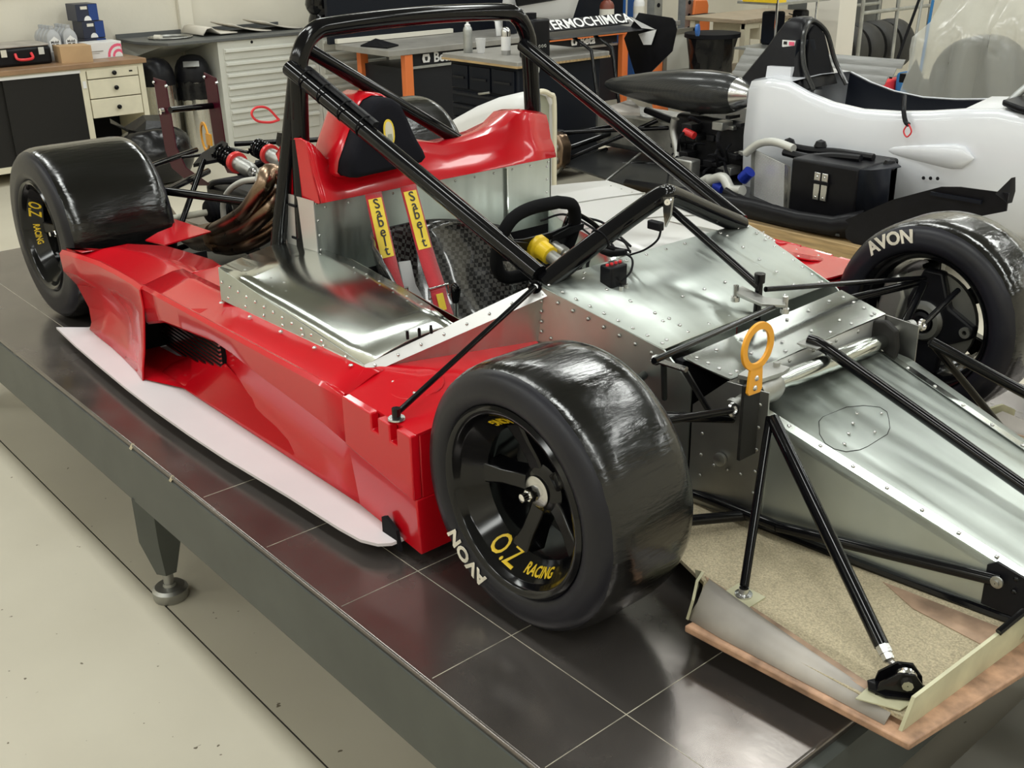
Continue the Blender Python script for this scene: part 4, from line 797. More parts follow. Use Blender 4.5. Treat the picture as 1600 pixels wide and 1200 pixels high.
g.grid(rows, cu=True, cv=True); g.box(oc + e1_ * .046 + V((-.006, -.006, -.022)), oc + e1_ * .075 + V((.006, .006, .022))); done(g, 'rear_towing_ring', 'orange', car, label='thin orange rear towing ring')

# ------------------------------------------------------------------ the white formula car beyond
YC = 3.6
wc2 = thing('formula_car', (-2.4, YC, 0), 'white single-seat formula car with exposed engine, parked behind the red car', 'racing car')
secs = [(-2.62, .842, .32), (-2.49, .865, .33), (-2.357, .856, .335), (-2.227, .811, .34), (-2.07, .776, .34), (-1.89, .760, .34), (-1.69, .770, .33), (-1.52, .79, .32), (-1.36, .815, .30), (-1.2, .83, .27), (-.95, .80, .23), (-.6, .72, .18), (-.2, .60, .13), (.15, .48, .07)]
rows = []
for (x, zr, h) in secs:
    open_ = -2.3 < x < -1.45
    zt = zr; zl = max(.16, .16 + max(0, x + 1.2) * .12)
    near = [(x, YC - h * .75, zl), (x, YC - h - .0, zl + .08), (x, YC - h - .02, zl + (zt - zl) * .55), (x, YC - h, zt - .05), (x, YC - h + .02, zt - .008), (x, YC - h + .05, zt)]
    inner = (x, YC - h + .06, zt - .015)
    far = [(p[0], 2 * YC - p[1], p[2]) for p in reversed(near)]
    rows.append((near, far, open_))
body = done(G().grid([r[0] for r in rows]), 'monocoque', 'white_paint', wc2, sol=.008, ang=60)
done(G().grid([r[1] for r in rows]), 'far_side', 'white_paint', body, sol=.008, ang=60)
g = G().grid([[V(r[0][-1]), (V(r[0][-1]) + V(r[1][0])) / 2 + V((0, 0, .03)), V(r[1][0])] for r in rows[8:]]); done(g, 'nose_top', 'white_paint', body, ang=60)
g = G().grid([[V(r[0][-1]), (V(r[0][-1]) + V(r[1][0])) / 2 + V((0, 0, .01)), V(r[1][0])] for r in rows[:3]]); done(g, 'rear_deck', 'white_paint', body, ang=60)
g = G().grid([[V(r[0][-1]) + V((0, .012, -.01)), V(r[0][-1]) + V((0, .03, -.2)), (V(r[0][-1]) + V(r[1][0])) / 2 + V((0, 0, -.36)), V(r[1][0]) + V((0, -.03, -.2)), V(r[1][0]) + V((0, -.012, -.01))] for r in rows[2:9]]); done(g, 'cockpit_tub', 'navy_black', body, ang=60)
done(G().poly([(-2.62, YC - .30, .17), (-2.62, YC - .33, .45), (-2.62, YC - .30, .83), (-2.62, YC + .30, .83), (-2.62, YC + .33, .45), (-2.62, YC + .30, .17)], (.01, 0, 0)), 'rear_bulkhead', 'white_paint', body)
fs = [(-1.28, .865), (-1.15, .875), (-.95, .85), (-.75, .80)]
done(G().poly([(-1.20, YC - .225, .842), (-1.10, YC - .25, .822), (-.75, YC - .20, .765), (-.55, YC - .10, .735), (-.55, YC + .10, .735), (-.75, YC + .20, .765), (-1.10, YC + .25, .822), (-1.20, YC + .225, .842)], (0, 0, .03)), 'damper_hatch', 'satin_black', body, bev=.01)
g = G().box((-1.06, YC - .14, .845), (-.90, YC - .06, .90)); g.cyl((-.98, YC - .14, .88), (-.98, YC - .15, .88), .02); done(g, 'front_rocker', 'dull_steel', body, bev=.006)
rod('steering_link', [(-1.240, 3.500, 0.824), (-1.179, 3.600, 0.926)], .018, m='galv', parent=body)
# tear-drop blister, harness strap, pull loop
g = G(); rws = []
for i in range(10):
    t = i / 9; x = -1.72 + .47 * t; rr = .062 * (t / .78) ** .55 if t < .78 else .062 * math.sqrt(max(.001, 1 - ((t - .78) / .22) ** 2))
    rws.append([(x, YC - .340 + .03 * t - .45 * rr * math.cos(a) , .575 + .018 * t + rr * math.sin(a)) for a in [2 * PI * k / 12 for k in range(12)]])
g.grid(rws, cv=True); done(g, 'mirror_blister', 'white_paint', body, ang=80)
done(G().tube(spline([(-1.690, 3.340, 0.842), (-1.636, 3.255, 0.787), (-1.609, 3.240, 0.735), (-1.587, 3.235, 0.722)], 4), .012, 8), 'belt_strap', 'satin_black', body)
done(G().tube(spline([(-1.588, 3.230, 0.729), (-1.607, 3.230, 0.689), (-1.586, 3.230, 0.663), (-1.565, 3.230, 0.691), (-1.584, 3.230, 0.726)], 5), .004, 6), 'pull_loop', 'hot_red', body)
rivets('side_holes', [((-1.475, 3.245, 0.470), (-1.400, 3.245, 0.479), 3)], body, (0, -1, 0), .010, 'matt_black')
# roll hoop fairing
rows = []
for (z, x0, x1, hy) in ((.80, -2.80, -2.36, .20), (.90, -2.73, -2.39, .17), (1.0, -2.66, -2.42, .14), (1.09, -2.61, -2.44, .11), (1.14, -2.585, -2.46, .085), (1.168, -2.56, -2.485, .05)):
    rows.append([(x0, YC - hy, z), (x1 - .03, YC - hy, z), (x1, YC - hy * .8, z), (x1, YC + hy * .8, z), (x1 - .03, YC + hy, z), (x0, YC + hy, z)])
g = G().grid(rows, cv=True); g.f.append(tuple(30 + k for k in range(6))); hp2 = done(g, 'roll_hoop_fairing', 'satin_black', wc2, bev=.012)
q = [(-2.385, YC - .11, .86), (-2.41, YC - .10, .98), (-2.43, YC - .07, 1.08), (-2.45, YC, 1.125), (-2.43, YC + .07, 1.08), (-2.41, YC + .10, .98), (-2.385, YC + .11, .86)]
done(G().poly([V(p) + V((.012, 0, 0)) for p in q], (-.01, 0, 0)), 'hoop_recess', 'matt_black', hp2)
done(G().tube(spline([(-2.30, YC - .16, .80), (-2.385, YC - .15, .93), (-2.43, YC - .11, 1.08), (-2.46, YC, 1.15), (-2.43, YC + .11, 1.08), (-2.385, YC + .15, .93), (-2.30, YC + .16, .80)], 5), .014, 8), 'hoop_edge', 'carbon_fine', hp2)
done(G().poly([(-2.593, 3.400, 0.911), (-2.432, 3.400, 0.917), (-2.433, 3.400, 0.841), (-2.600, 3.400, 0.843)], (0, .03, 0)), 'hoop_base', 'white_paint', hp2)
shp = planar(V((-2.510, 3.470, 1.016)), (1, .05, 0), (.3, 0, 1))
sd_ = done(G().poly([shp(-.04, .035, 0), shp(.045, .035, 0), shp(.04, 0, 0), shp(.015, -.02, 0), shp(.0, -.06, 0), shp(-.012, -.02, 0), shp(-.04, 0, 0)], (0, -.004, 0)), 'badge', 'white_print', hp2)
done(G().box(V(shp(.005, .008, .005)), V(shp(.04, .028, .008))), 'badge_red', 'pink', sd_); done(G().box(V(shp(-.03, .012, .005)), V(shp(-.008, .028, .008))), 'badge_black', 'black_print', sd_)
done(G().lathe([(.001, 0), (.03, 0), (.025, .03), (.001, .03)], (-2.522, 3.750, 1.025), (1, -.3, 0), 12), 'camera_boss', 'cream', hp2)
# seat headrest / black shroud
done(G().poly([(-2.455, 3.450, 0.830), (-2.441, 3.450, 1.060), (-2.409, 3.550, 1.054), (-2.387, 3.600, 0.850), (-2.362, 3.600, 0.781), (-2.417, 3.450, 0.792)], (.0, .02, 0)), 'seat_shroud', 'navy_black', body)
# floor, upturned edge and barge board
fl2 = done(G().poly([(-4.0, YC - .60, .225), (-3.0, YC - .80, .225), (-1.62, YC - .85, .235), (-1.2, YC - .5, .235), (-1.2, YC + .5, .235), (-1.62, YC + .85, .235), (-3.0, YC + .80, .225), (-4.0, YC + .60, .225)], (0, 0, .012)), 'underfloor', 'carbon_fine', wc2)
e_ = [(-3.1, YC - .80), (-2.6, YC - .84), (-2.12, YC - .86), (-1.85, YC - .855), (-1.66, YC - .84), (-1.52, YC - .80)]
hgt = (.04, .08, .10, .085, .09, .14)
done(G().grid([[(x, y - .01, .232), (x, y - .02, .24 + h * .5), (x, y, .235 + h)] for (x, y), h in zip(e_, hgt)]), 'floor_edge', 'satin_black', fl2, sol=.006)
done(G().poly([(-1.601, 2.760, 0.315), (-1.353, 2.760, 0.463), (-1.125, 2.760, 0.561), (-1.036, 2.760, 0.575), (-0.815, 2.760, 0.583), (-0.813, 2.760, 0.505), (-1.100, 2.760, 0.394), (-1.359, 2.760, 0.257), (-1.509, 2.760, 0.204), (-1.577, 2.760, 0.232)], (0, .008, 0)), 'barge_board', 'satin_black', fl2)
done(G().poly([(-0.864, 2.740, 0.576), (-0.833, 2.800, 0.641), (-0.823, 2.800, 0.581), (-0.811, 2.760, 0.539)], (.004, .03, 0)), 'board_bracket', 'satin_black', fl2)
done(G().box(V((-1.161, 2.740, 0.520)), V((-0.920, 2.750, 0.536))), 'board_rib', 'navy_black', fl2)
# sidepod box with catch, open duct, radiator
bx_ = done(G().box((-2.03, 2.90, .25), (-1.63, 3.27, .545)), 'sidepod_box', 'satin_black', wc2, bev=.015)
g = G(); rr = [[(-1.63, 2.905, .30), (-1.63, 2.90, .54), (-1.63, 3.22, .54)], [(-1.55, 2.88, .31), (-1.55, 2.87, .555), (-1.55, 3.10, .555)], [(-1.44, 2.87, .36), (-1.44, 2.86, .58), (-1.44, 2.95, .58)]]
done(g.grid(rr), 'duct_mouth', 'navy_black', bx_, sol=.006, ang=60)
done(G().box((-1.64, 2.95, .30), (-1.63, 3.25, .53)), 'duct_inside', 'matt_black', bx_)
pc = planar(V((-1.834, 2.895, 0.420)), (1, 0, 0), (0, 0, 1))
for s in (-1, 1):
    ct_ = done(G().poly([pc(s * .022 - .018, -.065, .0), pc(s * .022 + .018, -.065, .0), pc(s * .022 + .018, .075, .0), pc(s * .022 - .018, .075, .0)], (0, -.012, 0)), 'strap_catch', 'steel', bx_, bev=.003)
    rivets('catch_rivets', [(V(pc(s * .022, .055, .013)), V(pc(s * .022, -.05, .013)), 2)], ct_, (0, -1, 0), .006, 'chrome')
g = G().box(V(pc(-.05, .018, .012)), V(pc(.05, .034, .02))); done(g, 'catch_band', 'matt_black', bx_)
R4 = [V((-2.427, 3.120, 0.498)), V((-2.098, 2.940, 0.495)), V((-2.083, 2.940, 0.258)), V((-2.413, 3.120, 0.241))]
rd = done(G().poly(R4, (-.05, .03, 0)), 'radiator_core', 'galv', wc2)
g = G()
for i in range(34):
    t = (i + .5) / 34; g.poly([lerp(R4[0], R4[3], t), lerp(R4[1], R4[2], t), lerp(R4[1], R4[2], t + .010), lerp(R4[0], R4[3], t + .010)], (.003, -.004, 0))
done(g, 'radiator_fins', 'white_shell', rd, kind='stuff')
done(G().poly([lerp(R4[1], R4[0], -.02), lerp(R4[1], R4[0], -.20), lerp(R4[2], R4[3], -.22), lerp(R4[2], R4[3], -.02)], (-.05, .03, 0)), 'radiator_tank', 'stainless', rd, bev=.006)
g = G()
for q in ([(-2.476, 3.100, 0.473), (-2.393, 3.100, 0.538), (-2.274, 3.080, 0.567), (-2.127, 3.050, 0.556)],): g.tube(spline(q, 6), .022, 10)
done(g, 'radiator_hose', 'hose_silver', rd)
g = G()
for q in ([(-2.218, 3.120, 0.548), (-2.054, 3.120, 0.546), (-1.898, 3.120, 0.558), (-1.692, 3.120, 0.560)], [(-2.186, 3.050, 0.528), (-2.043, 3.050, 0.521), (-1.889, 3.050, 0.549), (-1.721, 3.050, 0.560)]): g.tube(spline(q, 6), .020, 8)
for q in ((-2.221, 3.140, 0.555), (-2.023, 3.140, 0.571), (-1.587, 3.100, 0.540)): g.ball(q, .035, 8)
done(g, 'pod_wiring', 'satin_black', bx_)
# engine, gearbox, airbox, hoses
eb = done(G().box((-3.25, YC - .22, .24), (-2.64, YC + .22, .58)), 'engine', 'engine_dark', wc2, bev=.03)
g = G(); rnd = random.Random(5)
for k in range(26):
    x = rnd.uniform(-3.2, -2.68); y = YC - .24 - rnd.uniform(0, .10); z = rnd.uniform(.27, .60); s_ = rnd.uniform(.02, .05)
    done(G().box((x, y, z), (x + s_ * 1.6, y + .1, z + s_)), 'engine_ancillary', 'engine_dark' if k % 5 else 'cast_alloy', eb, bev=.004)
g = G()
for k in range(12):
    a = V((rnd.uniform(-3.2, -2.7), YC - rnd.uniform(.24, .36), rnd.uniform(.3, .62))); b = a + V((rnd.uniform(-.12, .14), rnd.uniform(-.10, .02), rnd.uniform(-.2, .0)))
    g.tube(spline([a, a.lerp(b, .5) + V((.03, -.07, .03)), b], 5), rnd.choice((.006, .009, .012)), 7)
done(g, 'engine_hoses', 'matt_black', eb)
done(G().tube(spline([(-3.174, 3.300, 0.562), (-3.186, 3.300, 0.483), (-3.131, 3.280, 0.376), (-3.120, 3.260, 0.321)], 5), .026, 12), 'water_pipe', 'cast_alloy', eb)
done(G().tube(spline([(-2.674, 3.050, 0.298), (-2.559, 3.020, 0.336), (-2.485, 3.000, 0.285), (-2.389, 2.980, 0.297)], 5), .030, 12), 'hose_bend', 'hose_silver', eb)
done(G().tube(spline([(-2.853, 3.100, 0.193), (-2.722, 3.080, 0.293), (-2.627, 3.050, 0.294)], 4), .028, 12), 'hose_bend', 'hose_silver', eb)
done(G().cyl((-2.625, 3.050, 0.276), (-2.553, 3.030, 0.269), .034), 'hose_coupling', 'blue_anodised', eb); done(G().cyl((-2.410, 3.000, 0.355), (-2.362, 3.000, 0.405), .034), 'hose_coupling', 'blue_anodised', eb)
done(G().tube(spline([(-2.499, 2.980, 0.272), (-2.384, 2.950, 0.253), (-2.251, 2.920, 0.245)], 5), .030, 10), 'oil_hose', 'satin_black', eb)
done(G().cyl((-3.051, 3.250, 0.506), (-2.975, 3.250, 0.489), .022), 'red_fitting', 'spring_red', eb)
done(G().box(V((-2.923, 3.150, 0.231)) - V((.09, .04, .0)), V((-2.923, 3.150, 0.231)) + V((.05, .05, .14))), 'oil_cooler', 'cast_alloy', eb, bev=.01)
done(G().box((-4.05, YC - .13, .26), (-3.25, YC + .13, .52)), 'transaxle', 'cast_alloy', wc2, bev=.04)
done(G().poly([(-3.611, 3.129, 0.600), (-3.727, 3.486, 0.600), (-3.450, 3.280, 0.600), (-3.401, 3.228, 0.580), (-3.519, 3.150, 0.580)], (0, 0, -.02)), 'gearbox_cover', 'resin_grey', wc2)
pa = V((-3.83, 3.36, .700)); pb = V((-2.655, 3.36, .745)); L_ = (pb - pa).length
ab = done(G().lathe([(.003, 0), (.022, .008), (.042, .06), (.068, .20), (.100, .42), (.124, .68), (.128, .85), (.118, 1.0), (.098, 1.07), (.094, 1.075)], pa, pb - pa, 36), 'airbox', 'carbon_fine', wc2)
done(G().lathe([(.095, L_ - .10), (.052, L_), (.046, L_ + .004), (.036, L_ - .01), (.030, L_ - .08), (.001, L_ - .085)], pa, pb - pa, 30), 'airbox_cap', 'steel', ab)
# rear hub, caliper and suspension arms
done(G().lathe([(.05, 0), (.155, 0), (.155, .02), (.05, .02)], (-3.935, 2.93, .30), (0, 1, 0), 40, closed=True), 'brake_disc', 'dull_steel', wc2)
cp = done(G().poly([(-3.83, 2.90, .20), (-3.77, 2.90, .25), (-3.76, 2.90, .36), (-3.80, 2.90, .43), (-3.88, 2.90, .44), (-3.87, 2.90, .36), (-3.87, 2.90, .25)], (0, .09, 0)), 'brake_caliper', 'exhaust', wc2, bev=.012)
for z in (.27, .35): done(G().lathe([(.001, 0), (.028, 0), (.025, .02), (.001, .022)], (-3.82, 2.90, z), (0, -1, 0), 14), 'caliper_piston', 'dull_steel', cp)
done(G().box((-3.98, 2.96, .18), (-3.88, 3.04, .44)), 'upright', 'engine_dark', wc2, bev=.01)
for (a, b, r) in (((-3.93, 3.0, .42), (-3.35, 3.5, .46), .014), ((-3.93, 3.0, .40), (-3.75, 3.5, .44), .012), ((-3.93, 3.0, .20), (-3.30, 3.48, .24), .016), ((-3.93, 3.0, .20), (-3.95, 3.5, .24), .014), ((-3.90, 3.02, .23), (-3.45, 3.45, .50), .014), ((-3.90, 3.0, .30), (-3.90, 3.5, .36), .02)):
    rod('suspension_arm', [a, b], r, parent=wc2)
rod('floor_stay', [(-3.207, 2.690, 0.240), (-3.456, 3.300, 0.308)], .008, m='dull_steel', parent=wc2)
rod('rear_damper', [(-3.550, 3.450, 0.553), (-3.286, 3.400, 0.525)], .022, m='satin_black', parent=wc2)
# rear wing with lettering
WX = -4.45
wg = done(G().grid([[(WX + .22, y, .955), (WX + .16, y, .948), (WX, y, .958), (WX - .12, y, .985), (WX + .0, y, .972), (WX + .16, y, .964), (WX + .22, y, .958)] for y in (3.26, 4.18)]), 'rear_wing', 'satin_black', wc2)
WT = planar((WX + .03, 3.56, 1.026), (0, 1, 0), (-.75, 0, .66))
done(G().poly([WT(-.30, -.045, 0), WT(.60, -.045, 0), WT(.60, .050, 0), WT(-.30, .050, 0)], V((.66, 0, .75)) * -.008), 'wing_flap', 'satin_black', wg)
text('TERMOCHIMICA', .116, 'white_print', wg, planar((WX + .034, 3.775, 1.028), (0, 1, 0), (-.75, 0, .66)), bold=.0022, ext=.0006)
done(G().poly([(-4.317, 4.180, 1.069), (-4.001, 4.180, 1.049), (-3.971, 4.180, 1.026), (-3.956, 4.180, 0.975), (-3.989, 4.180, 0.827), (-4.175, 4.180, 0.672), (-4.338, 4.180, 0.640), (-4.456, 4.180, 0.884)], (0, .008, 0)), 'endplate', 'satin_black', wg)
done(G().poly([(-4.382, 4.170, 1.035), (-4.144, 4.170, 0.965), (-4.272, 4.170, 0.967)], (0, -.004, 0)), 'endplate_flash', 'white_shell', wg)
dc = done(G().poly([(-4.302, 4.170, 0.925), (-4.131, 4.170, 0.966), (-4.175, 4.170, 0.859), (-4.249, 4.170, 0.854)], (0, -.004, 0)), 'endplate_decal', 'white_shell', wg)
for s in (-1, 1): rod('wing_post', [(-4.02, YC + .1 * s, .45), (-4.11, YC + .1 * s, .88), (WX + .17, YC + .1 * s, .952)], .012, parent=wc2)
# timber and trestles the car stands on
for i, (a, b, lb) in enumerate((((-3.2, 2.72, .0), (-1.40, 2.90, .215), 'long timber beam under the near edge of the white car'), ((-3.2, 4.32, .0), (-1.40, 4.50, .215), 'long timber beam under the far edge of the white car'))):
    tb = thing('timber_beam', ((a[0] + b[0]) / 2, (a[1] + b[1]) / 2, 0), lb, 'timber', 'timber beams under the white car')
    done(G().box((a[0], a[1], .13), (b[0], b[1], .213)), 'beam', 'wood', tb, bev=.004)
    done(G().box((a[0] + .02, a[1] - .01, .10), (b[0] - .06, b[1] - .02, .13)), 'edge_strip', 'matt_black', tb)
    for x in (-3.0, -1.7): done(G().box((x - .1, a[1] + .02, 0), (x + .1, b[1] - .02, .10)), 'block', 'wood', tb)

# ------------------------------------------------------------------ left workbench and what stands on it
FX = -6.9; BT = .79
wb = thing('workbench', (-7.25, .9, 0), 'cream workbench with brown worktop and black sliding doors by the back wall', 'workbench')
done(G().box((-7.62, -.6, BT - .035), (FX + .02, 1.57, BT)), 'worktop', 'worktop_brown', wb, bev=.004)
g = G()
for (a, b) in (((-7.60, -.58, .08), (FX, -.54, BT - .035)), ((-7.60, 1.505, .0), (FX, 1.545, BT - .035)), ((-7.60, 1.065, .0), (FX, 1.108, BT - .035)), ((-7.60, -.58, .73), (FX - .001, 1.52, BT - .035)), ((-7.60, -.58, .09), (FX - .001, 1.08, .13)), ((-7.62, -.58, .0), (-7.58, 1.54, BT - .04))): g.box(a, b)
done(g, 'frame', 'cream', wb)
done(G().box((FX - .002, -.55, .725), (FX + .004, 1.07, .745)), 'door_track', 'white_shell', wb)
done(G().box((FX - .025, .525, .13), (FX - .004, 1.065, .725)), 'sliding_door', 'door_dark', wb); done(G().box((FX - .045, -.54, .13), (FX - .026, .56, .725)), 'sliding_door', 'door_dark', wb)
done(G().box((FX + .001, 1.075, .615), (FX + .006, 1.098, .665)), 'name_plate', 'white_shell', wb)
for k, (z0, z1) in enumerate(((.675, .74), (.535, .668), (.395, .528))):
    dr = done(G().box((FX - .55, 1.115, z0), (FX + .006, 1.498, z1)), 'drawer', 'cream', wb, bev=.003)
    done(G().lathe([(.001, 0), (.010, 0), (.009, .012), (.017, .016), (.017, .024), (.001, .028)], (FX + .006, 1.31, (z0 + z1) / 2), (1, 0, 0), 14), 'knob', 'rim_black', dr)
    if k == 0:
        done(G().box((FX + .006, 1.43, .703), (FX + .009, 1.455, .713)), 'lock', 'matt_black', dr)
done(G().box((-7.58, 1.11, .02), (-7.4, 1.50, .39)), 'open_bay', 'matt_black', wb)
# black tool case
tcx = thing('tool_case', (-7.15, .72, BT), 'black plastic tool case with red handle on the workbench', 'tool case')
done(G().box((-7.45, .30, BT), (-7.08, .955, BT + .125)), 'case', 'satin_black', tcx, bev=.02)
done(G().box((-7.45, .305, BT + .125), (-7.085, .95, BT + .142)), 'lid', 'resin_grey', tcx, bev=.01)
done(G().tube(spline([(-7.08, .70, BT + .085), (-7.055, .70, BT + .055), (-7.055, .73, BT + .045), (-7.055, .78, BT + .045), (-7.055, .81, BT + .055), (-7.08, .81, BT + .085)], 4), .010, 8), 'handle', 'hot_red', tcx)
for y in (.62, .88): done(G().box((-7.08, y - .02, BT + .07), (-7.068, y + .02, BT + .12)), 'latch', 'chrome', tcx)
# cardboard box and white carton
done(G().poly([(-7.02, .995, BT), (-6.955, 1.20, BT), (-7.15, 1.218, BT), (-7.20, 1.01, BT)], (0, 0, .115)), 'cardboard_box', 'card', None, 'small plain brown cardboard box on the workbench', 'box')
pb_ = thing('carton', (-7.12, 1.35, BT), 'white carton with pink arc print, right end of the workbench', 'box')
done(G().box((-7.27, 1.225, BT), (-7.10, 1.485, BT + .115)), 'carton_body', 'white_shell', pb_, bev=.002)
for (r, m_) in ((.085, 'pink'), (.066, 'white_shell'), (.048, 'pink'), (.030, 'white_shell')):
    done(G().poly([(-7.099, 1.455 - r * math.cos(t * PI / 10), BT + .006 + r * 1.1 * math.sin(t * PI / 10)) for t in range(11) if 1.455 - r * math.cos(t * PI / 10) < 1.484] + [(-7.099, 1.484, BT + .006)], (.0004 + (.09 - r) * .02, 0, 0)), 'printed_arc', m_, pb_)
done(G().box((-7.0995, 1.245, BT + .05), (-7.098, 1.34, BT + .056)), 'printed_line', 'resin_grey', pb_); done(G().box((-7.0995, 1.245, BT + .038), (-7.098, 1.31, BT + .041)), 'printed_line', 'resin_grey', pb_)
# oil bottles
def bottle(x, y, label):
    b = thing('oil_bottle', (x, y, BT), label, 'bottle', 'grey oil bottles on the workbench')
    rows = []
    for (z, hx_, hy_) in ((0, .030, .050), (.16, .030, .050), (.19, .026, .040), (.215, .016, .016), (.222, .014, .014)):
        rows.append([(x + hx_ * cx, y + hy_ * cy, BT + z) for (cx, cy) in ((1, -.8), (1, .8), (.8, 1), (-.8, 1), (-1, .8), (-1, -.8), (-.8, -1), (.8, -1))])
    g = G().grid(rows, cv=True); done(g, 'bottle_body', 'bottle_grey', b)
    done(G().cyl((x, y, BT + .222), (x, y, BT + .242), .018, n=12), 'cap', 'bottle_grey', b)
    return b
for r_, (yy, nm) in enumerate(((1.045, 'left'), (1.165, 'right'))):
    for k in range(4):
        lb = ('front bottle of the %s row of grey oil bottles, label showing a black 1' % nm) if k == 0 else ('grey oil bottle, %s behind the front one in the %s row' % (('next', 'second', 'third')[k - 1], nm))
        b = bottle(-7.27 - .062 * k, yy - .004 * k, lb)
        if k == 0:
            pl2 = done(G().poly([(-7.239, yy - .04, BT + .06), (-7.239, yy + .04, BT + .06), (-7.239, yy + .04, BT + .135), (-7.239, yy, BT + .17), (-7.239, yy - .04, BT + .135)], (.001, 0, 0)), 'label_panel', 'white_print', b)
            done(G().box((-7.238, yy - .026, BT + .068), (-7.2365, yy + .026, BT + .115)), 'label_field', 'black_print', pl2)
            text('1', .055, 'white_print', pl2, planar((-7.236, yy, BT + .092), (0, 1, 0), (0, 0, 1)), bold=.002, ext=.0003)
            text('Mobil', .026, 'black_print', pl2, planar((-7.2375, yy, BT + .128), (0, 1, 0), (0, 0, 1)), bold=.0006, ext=.0003)
# blue oil cartons stacked
for k, (z, dy, lb) in enumerate(((BT, .03, 'lowest dark blue carton of the stack by the wall, hidden by the pink-printed carton'), (BT + .125, .03, 'middle dark blue carton of the stack by the wall'), (BT + .25, 0, 'topmost dark blue carton of the stack by the wall'))):
    b = thing('blue_carton', (-7.46, 1.36 + dy, z), lb, 'box', 'blue cartons on the workbench')
    bb_ = done(G().box((-7.56, 1.28 + dy, z), (-7.36, 1.445 + dy, z + .123)), 'carton_body', 'box_navy', b, bev=.002)
    done(G().box((-7.3605, 1.375 + dy, z + .004), (-7.358, 1.444 + dy, z + .119)), 'blue_panel', 'box_blue', b)
    done(G().box((-7.3605, 1.315 + dy, z + .085), (-7.357, 1.365 + dy, z + .107)), 'print_block', 'paper', b)
    done(G().poly([(-7.359, 1.36 + dy + .028 * math.cos(t * PI / 8), z + .004 + .034 * math.sin(t * PI / 8)) for t in range(9)], (.0015, 0, 0)), 'print_disc', 'white_print', b)
# ------------------------------------------------------------------ waste bins, rubbish bag
def bin_(x, y, label, bag):
    b = thing('waste_bin', (x, y, 0), label, 'waste bin', 'steel waste bins')
    done(G().lathe([(.001, 0), (.135, 0), (.138, .01), (.138, .56), (.001, .56)], (x, y, 0), (0, 0, 1), 32), 'bin_body', 'stainless', b)
    done(G().lathe([(.142, .555), (.145, .57), (.142, .59), (.140, .62), (.130, .67), (.108, .715), (.075, .745), (.03, .757), (.001, .758)], (x, y, 0), (0, 0, 1), 32), 'dome_lid', 'satin_black', b)
    pq = planar(V((x, y, 0)) + V((.122, -.06, .69)), (.45, .89, 0), (-.6, .3, .74))
    if bag:
        done(G().poly([pq(-.06, -.025, .012), pq(.06, -.025, .012), pq(.06, .025, .012), pq(-.06, .025, .012)], (.003, -.001, .003)), 'lid_label', 'dull_steel', b)
        g = G(); rows = []
        rn = random.Random(3)
        for i in range(5): rows.append([(x + (.144 + .008 * rn.random()) * math.cos(2 * PI * k / 28), y + (.144 + .008 * rn.random()) * math.sin(2 * PI * k / 28), .57 - .035 * i - .02 * rn.random()) for k in range(28)])
        done(G().grid(rows, cv=True), 'bin_liner', 'bag_black', b)
    return b
bin_(-7.12, 1.73, 'steel waste bin with black dome lid, nearer the workbench', False)
bin_(-7.12, 2.035, 'steel waste bin with black liner hanging out, nearer the grey drawers', True)
def lumpy(c, R_, H_, seed, n=34, m=22):
    rn = random.Random(seed); ph = [(rn.uniform(0, 6.28), rn.randint(2, 9), rn.uniform(2, 9)) for _ in range(9)]; rows = []
    for i in range(m):
        a = PI * i / (m - 1); rows.append([])
        for k in range(n):
            t = 2 * PI * k / n; d = sum(math.sin(f * t + p + g_ * a) / (1.5 + f * .5) for (p, f, g_) in ph)
            r = R_ * (math.sin(a) ** .6 + .02) * (1 + .045 * d); z = c[2] + H_ * (.5 - .5 * math.cos(PI - a)) * 1.0 + .012 * d * math.sin(a)
            rows[-1].append((c[0] + r * math.cos(t), c[1] + r * math.sin(t), max(c[2] + .002, z)))
    return G().grid(rows, cv=True)
g = lumpy((-6.25, 1.28, 0), .25, .40, 9)
rb_ = thing('rubbish_bag', (-6.25, 1.26, 0), 'full black plastic rubbish bag on the floor before the workbench', 'bag')
done(g, 'bag_body', 'bag_black', rb_, ang=60)
done(G().grid([[(-6.30, 1.10, .40), (-6.2, 1.12, .39), (-6.15, 1.18, .38), (-6.15, 1.30, .40)], [(-6.34, 1.02, .44), (-6.28, 1.13, .36), (-6.2, 1.22, .45), (-6.18, 1.36, .43)], [(-6.42, 1.05, .46), (-6.36, 1.12, .40), (-6.32, 1.25, .47), (-6.3, 1.38, .46)]]), 'bag_neck', 'bag_black', rb_, ang=20)
# ------------------------------------------------------------------ grey drawer cabinets with dark counter
def drawers(y0, y1, label, last):
    c = thing('drawer_cabinet', (-7.25, (y0 + y1) / 2, 0), label, 'cabinet', 'grey drawer cabinets')
    done(G().box((-7.55, y0, 0), (-6.955, y1, .85)), 'body', 'grey_cab', c, bev=.004)
    zs = [.80, .70, .61, .515, .42, .325, .23, .09]; proto = None
    for a, b in zip(zs, zs[1:]):
        dr = done(G().box((-6.957, y0 + .045, b + .006), (-6.946, y1 - .045, a - .006)), 'drawer', 'grey_cab', c, bev=.003)
        h_ = done(G().poly([(-6.946, y0 + .05, a - .012), (-6.925, y0 + .05, a - .016), (-6.925, y0 + .05, a - .034), (-6.946, y0 + .05, a - .036)], (0, y1 - y0 - .10, 0)), 'handle', 'grey_handle', dr)
    for y in (y0 + .30, y1 - .04): done(G().lathe([(.001, 0), (.012, 0), (.010, .004), (.001, .005)], (-6.955, y, .826), (1, 0, 0), 12), 'lock', 'matt_black', c)
drawers(2.195, 3.10, 'grey steel drawer cabinet next to the waste bins', 0)
drawers(3.105, 3.82, 'grey steel drawer cabinet next to the orange-legged bench', 1)
ctop = thing('counter', (-7.3, 2.5, .85), 'dark grey counter top on the grey drawer cabinets, overhanging the bins', 'counter')
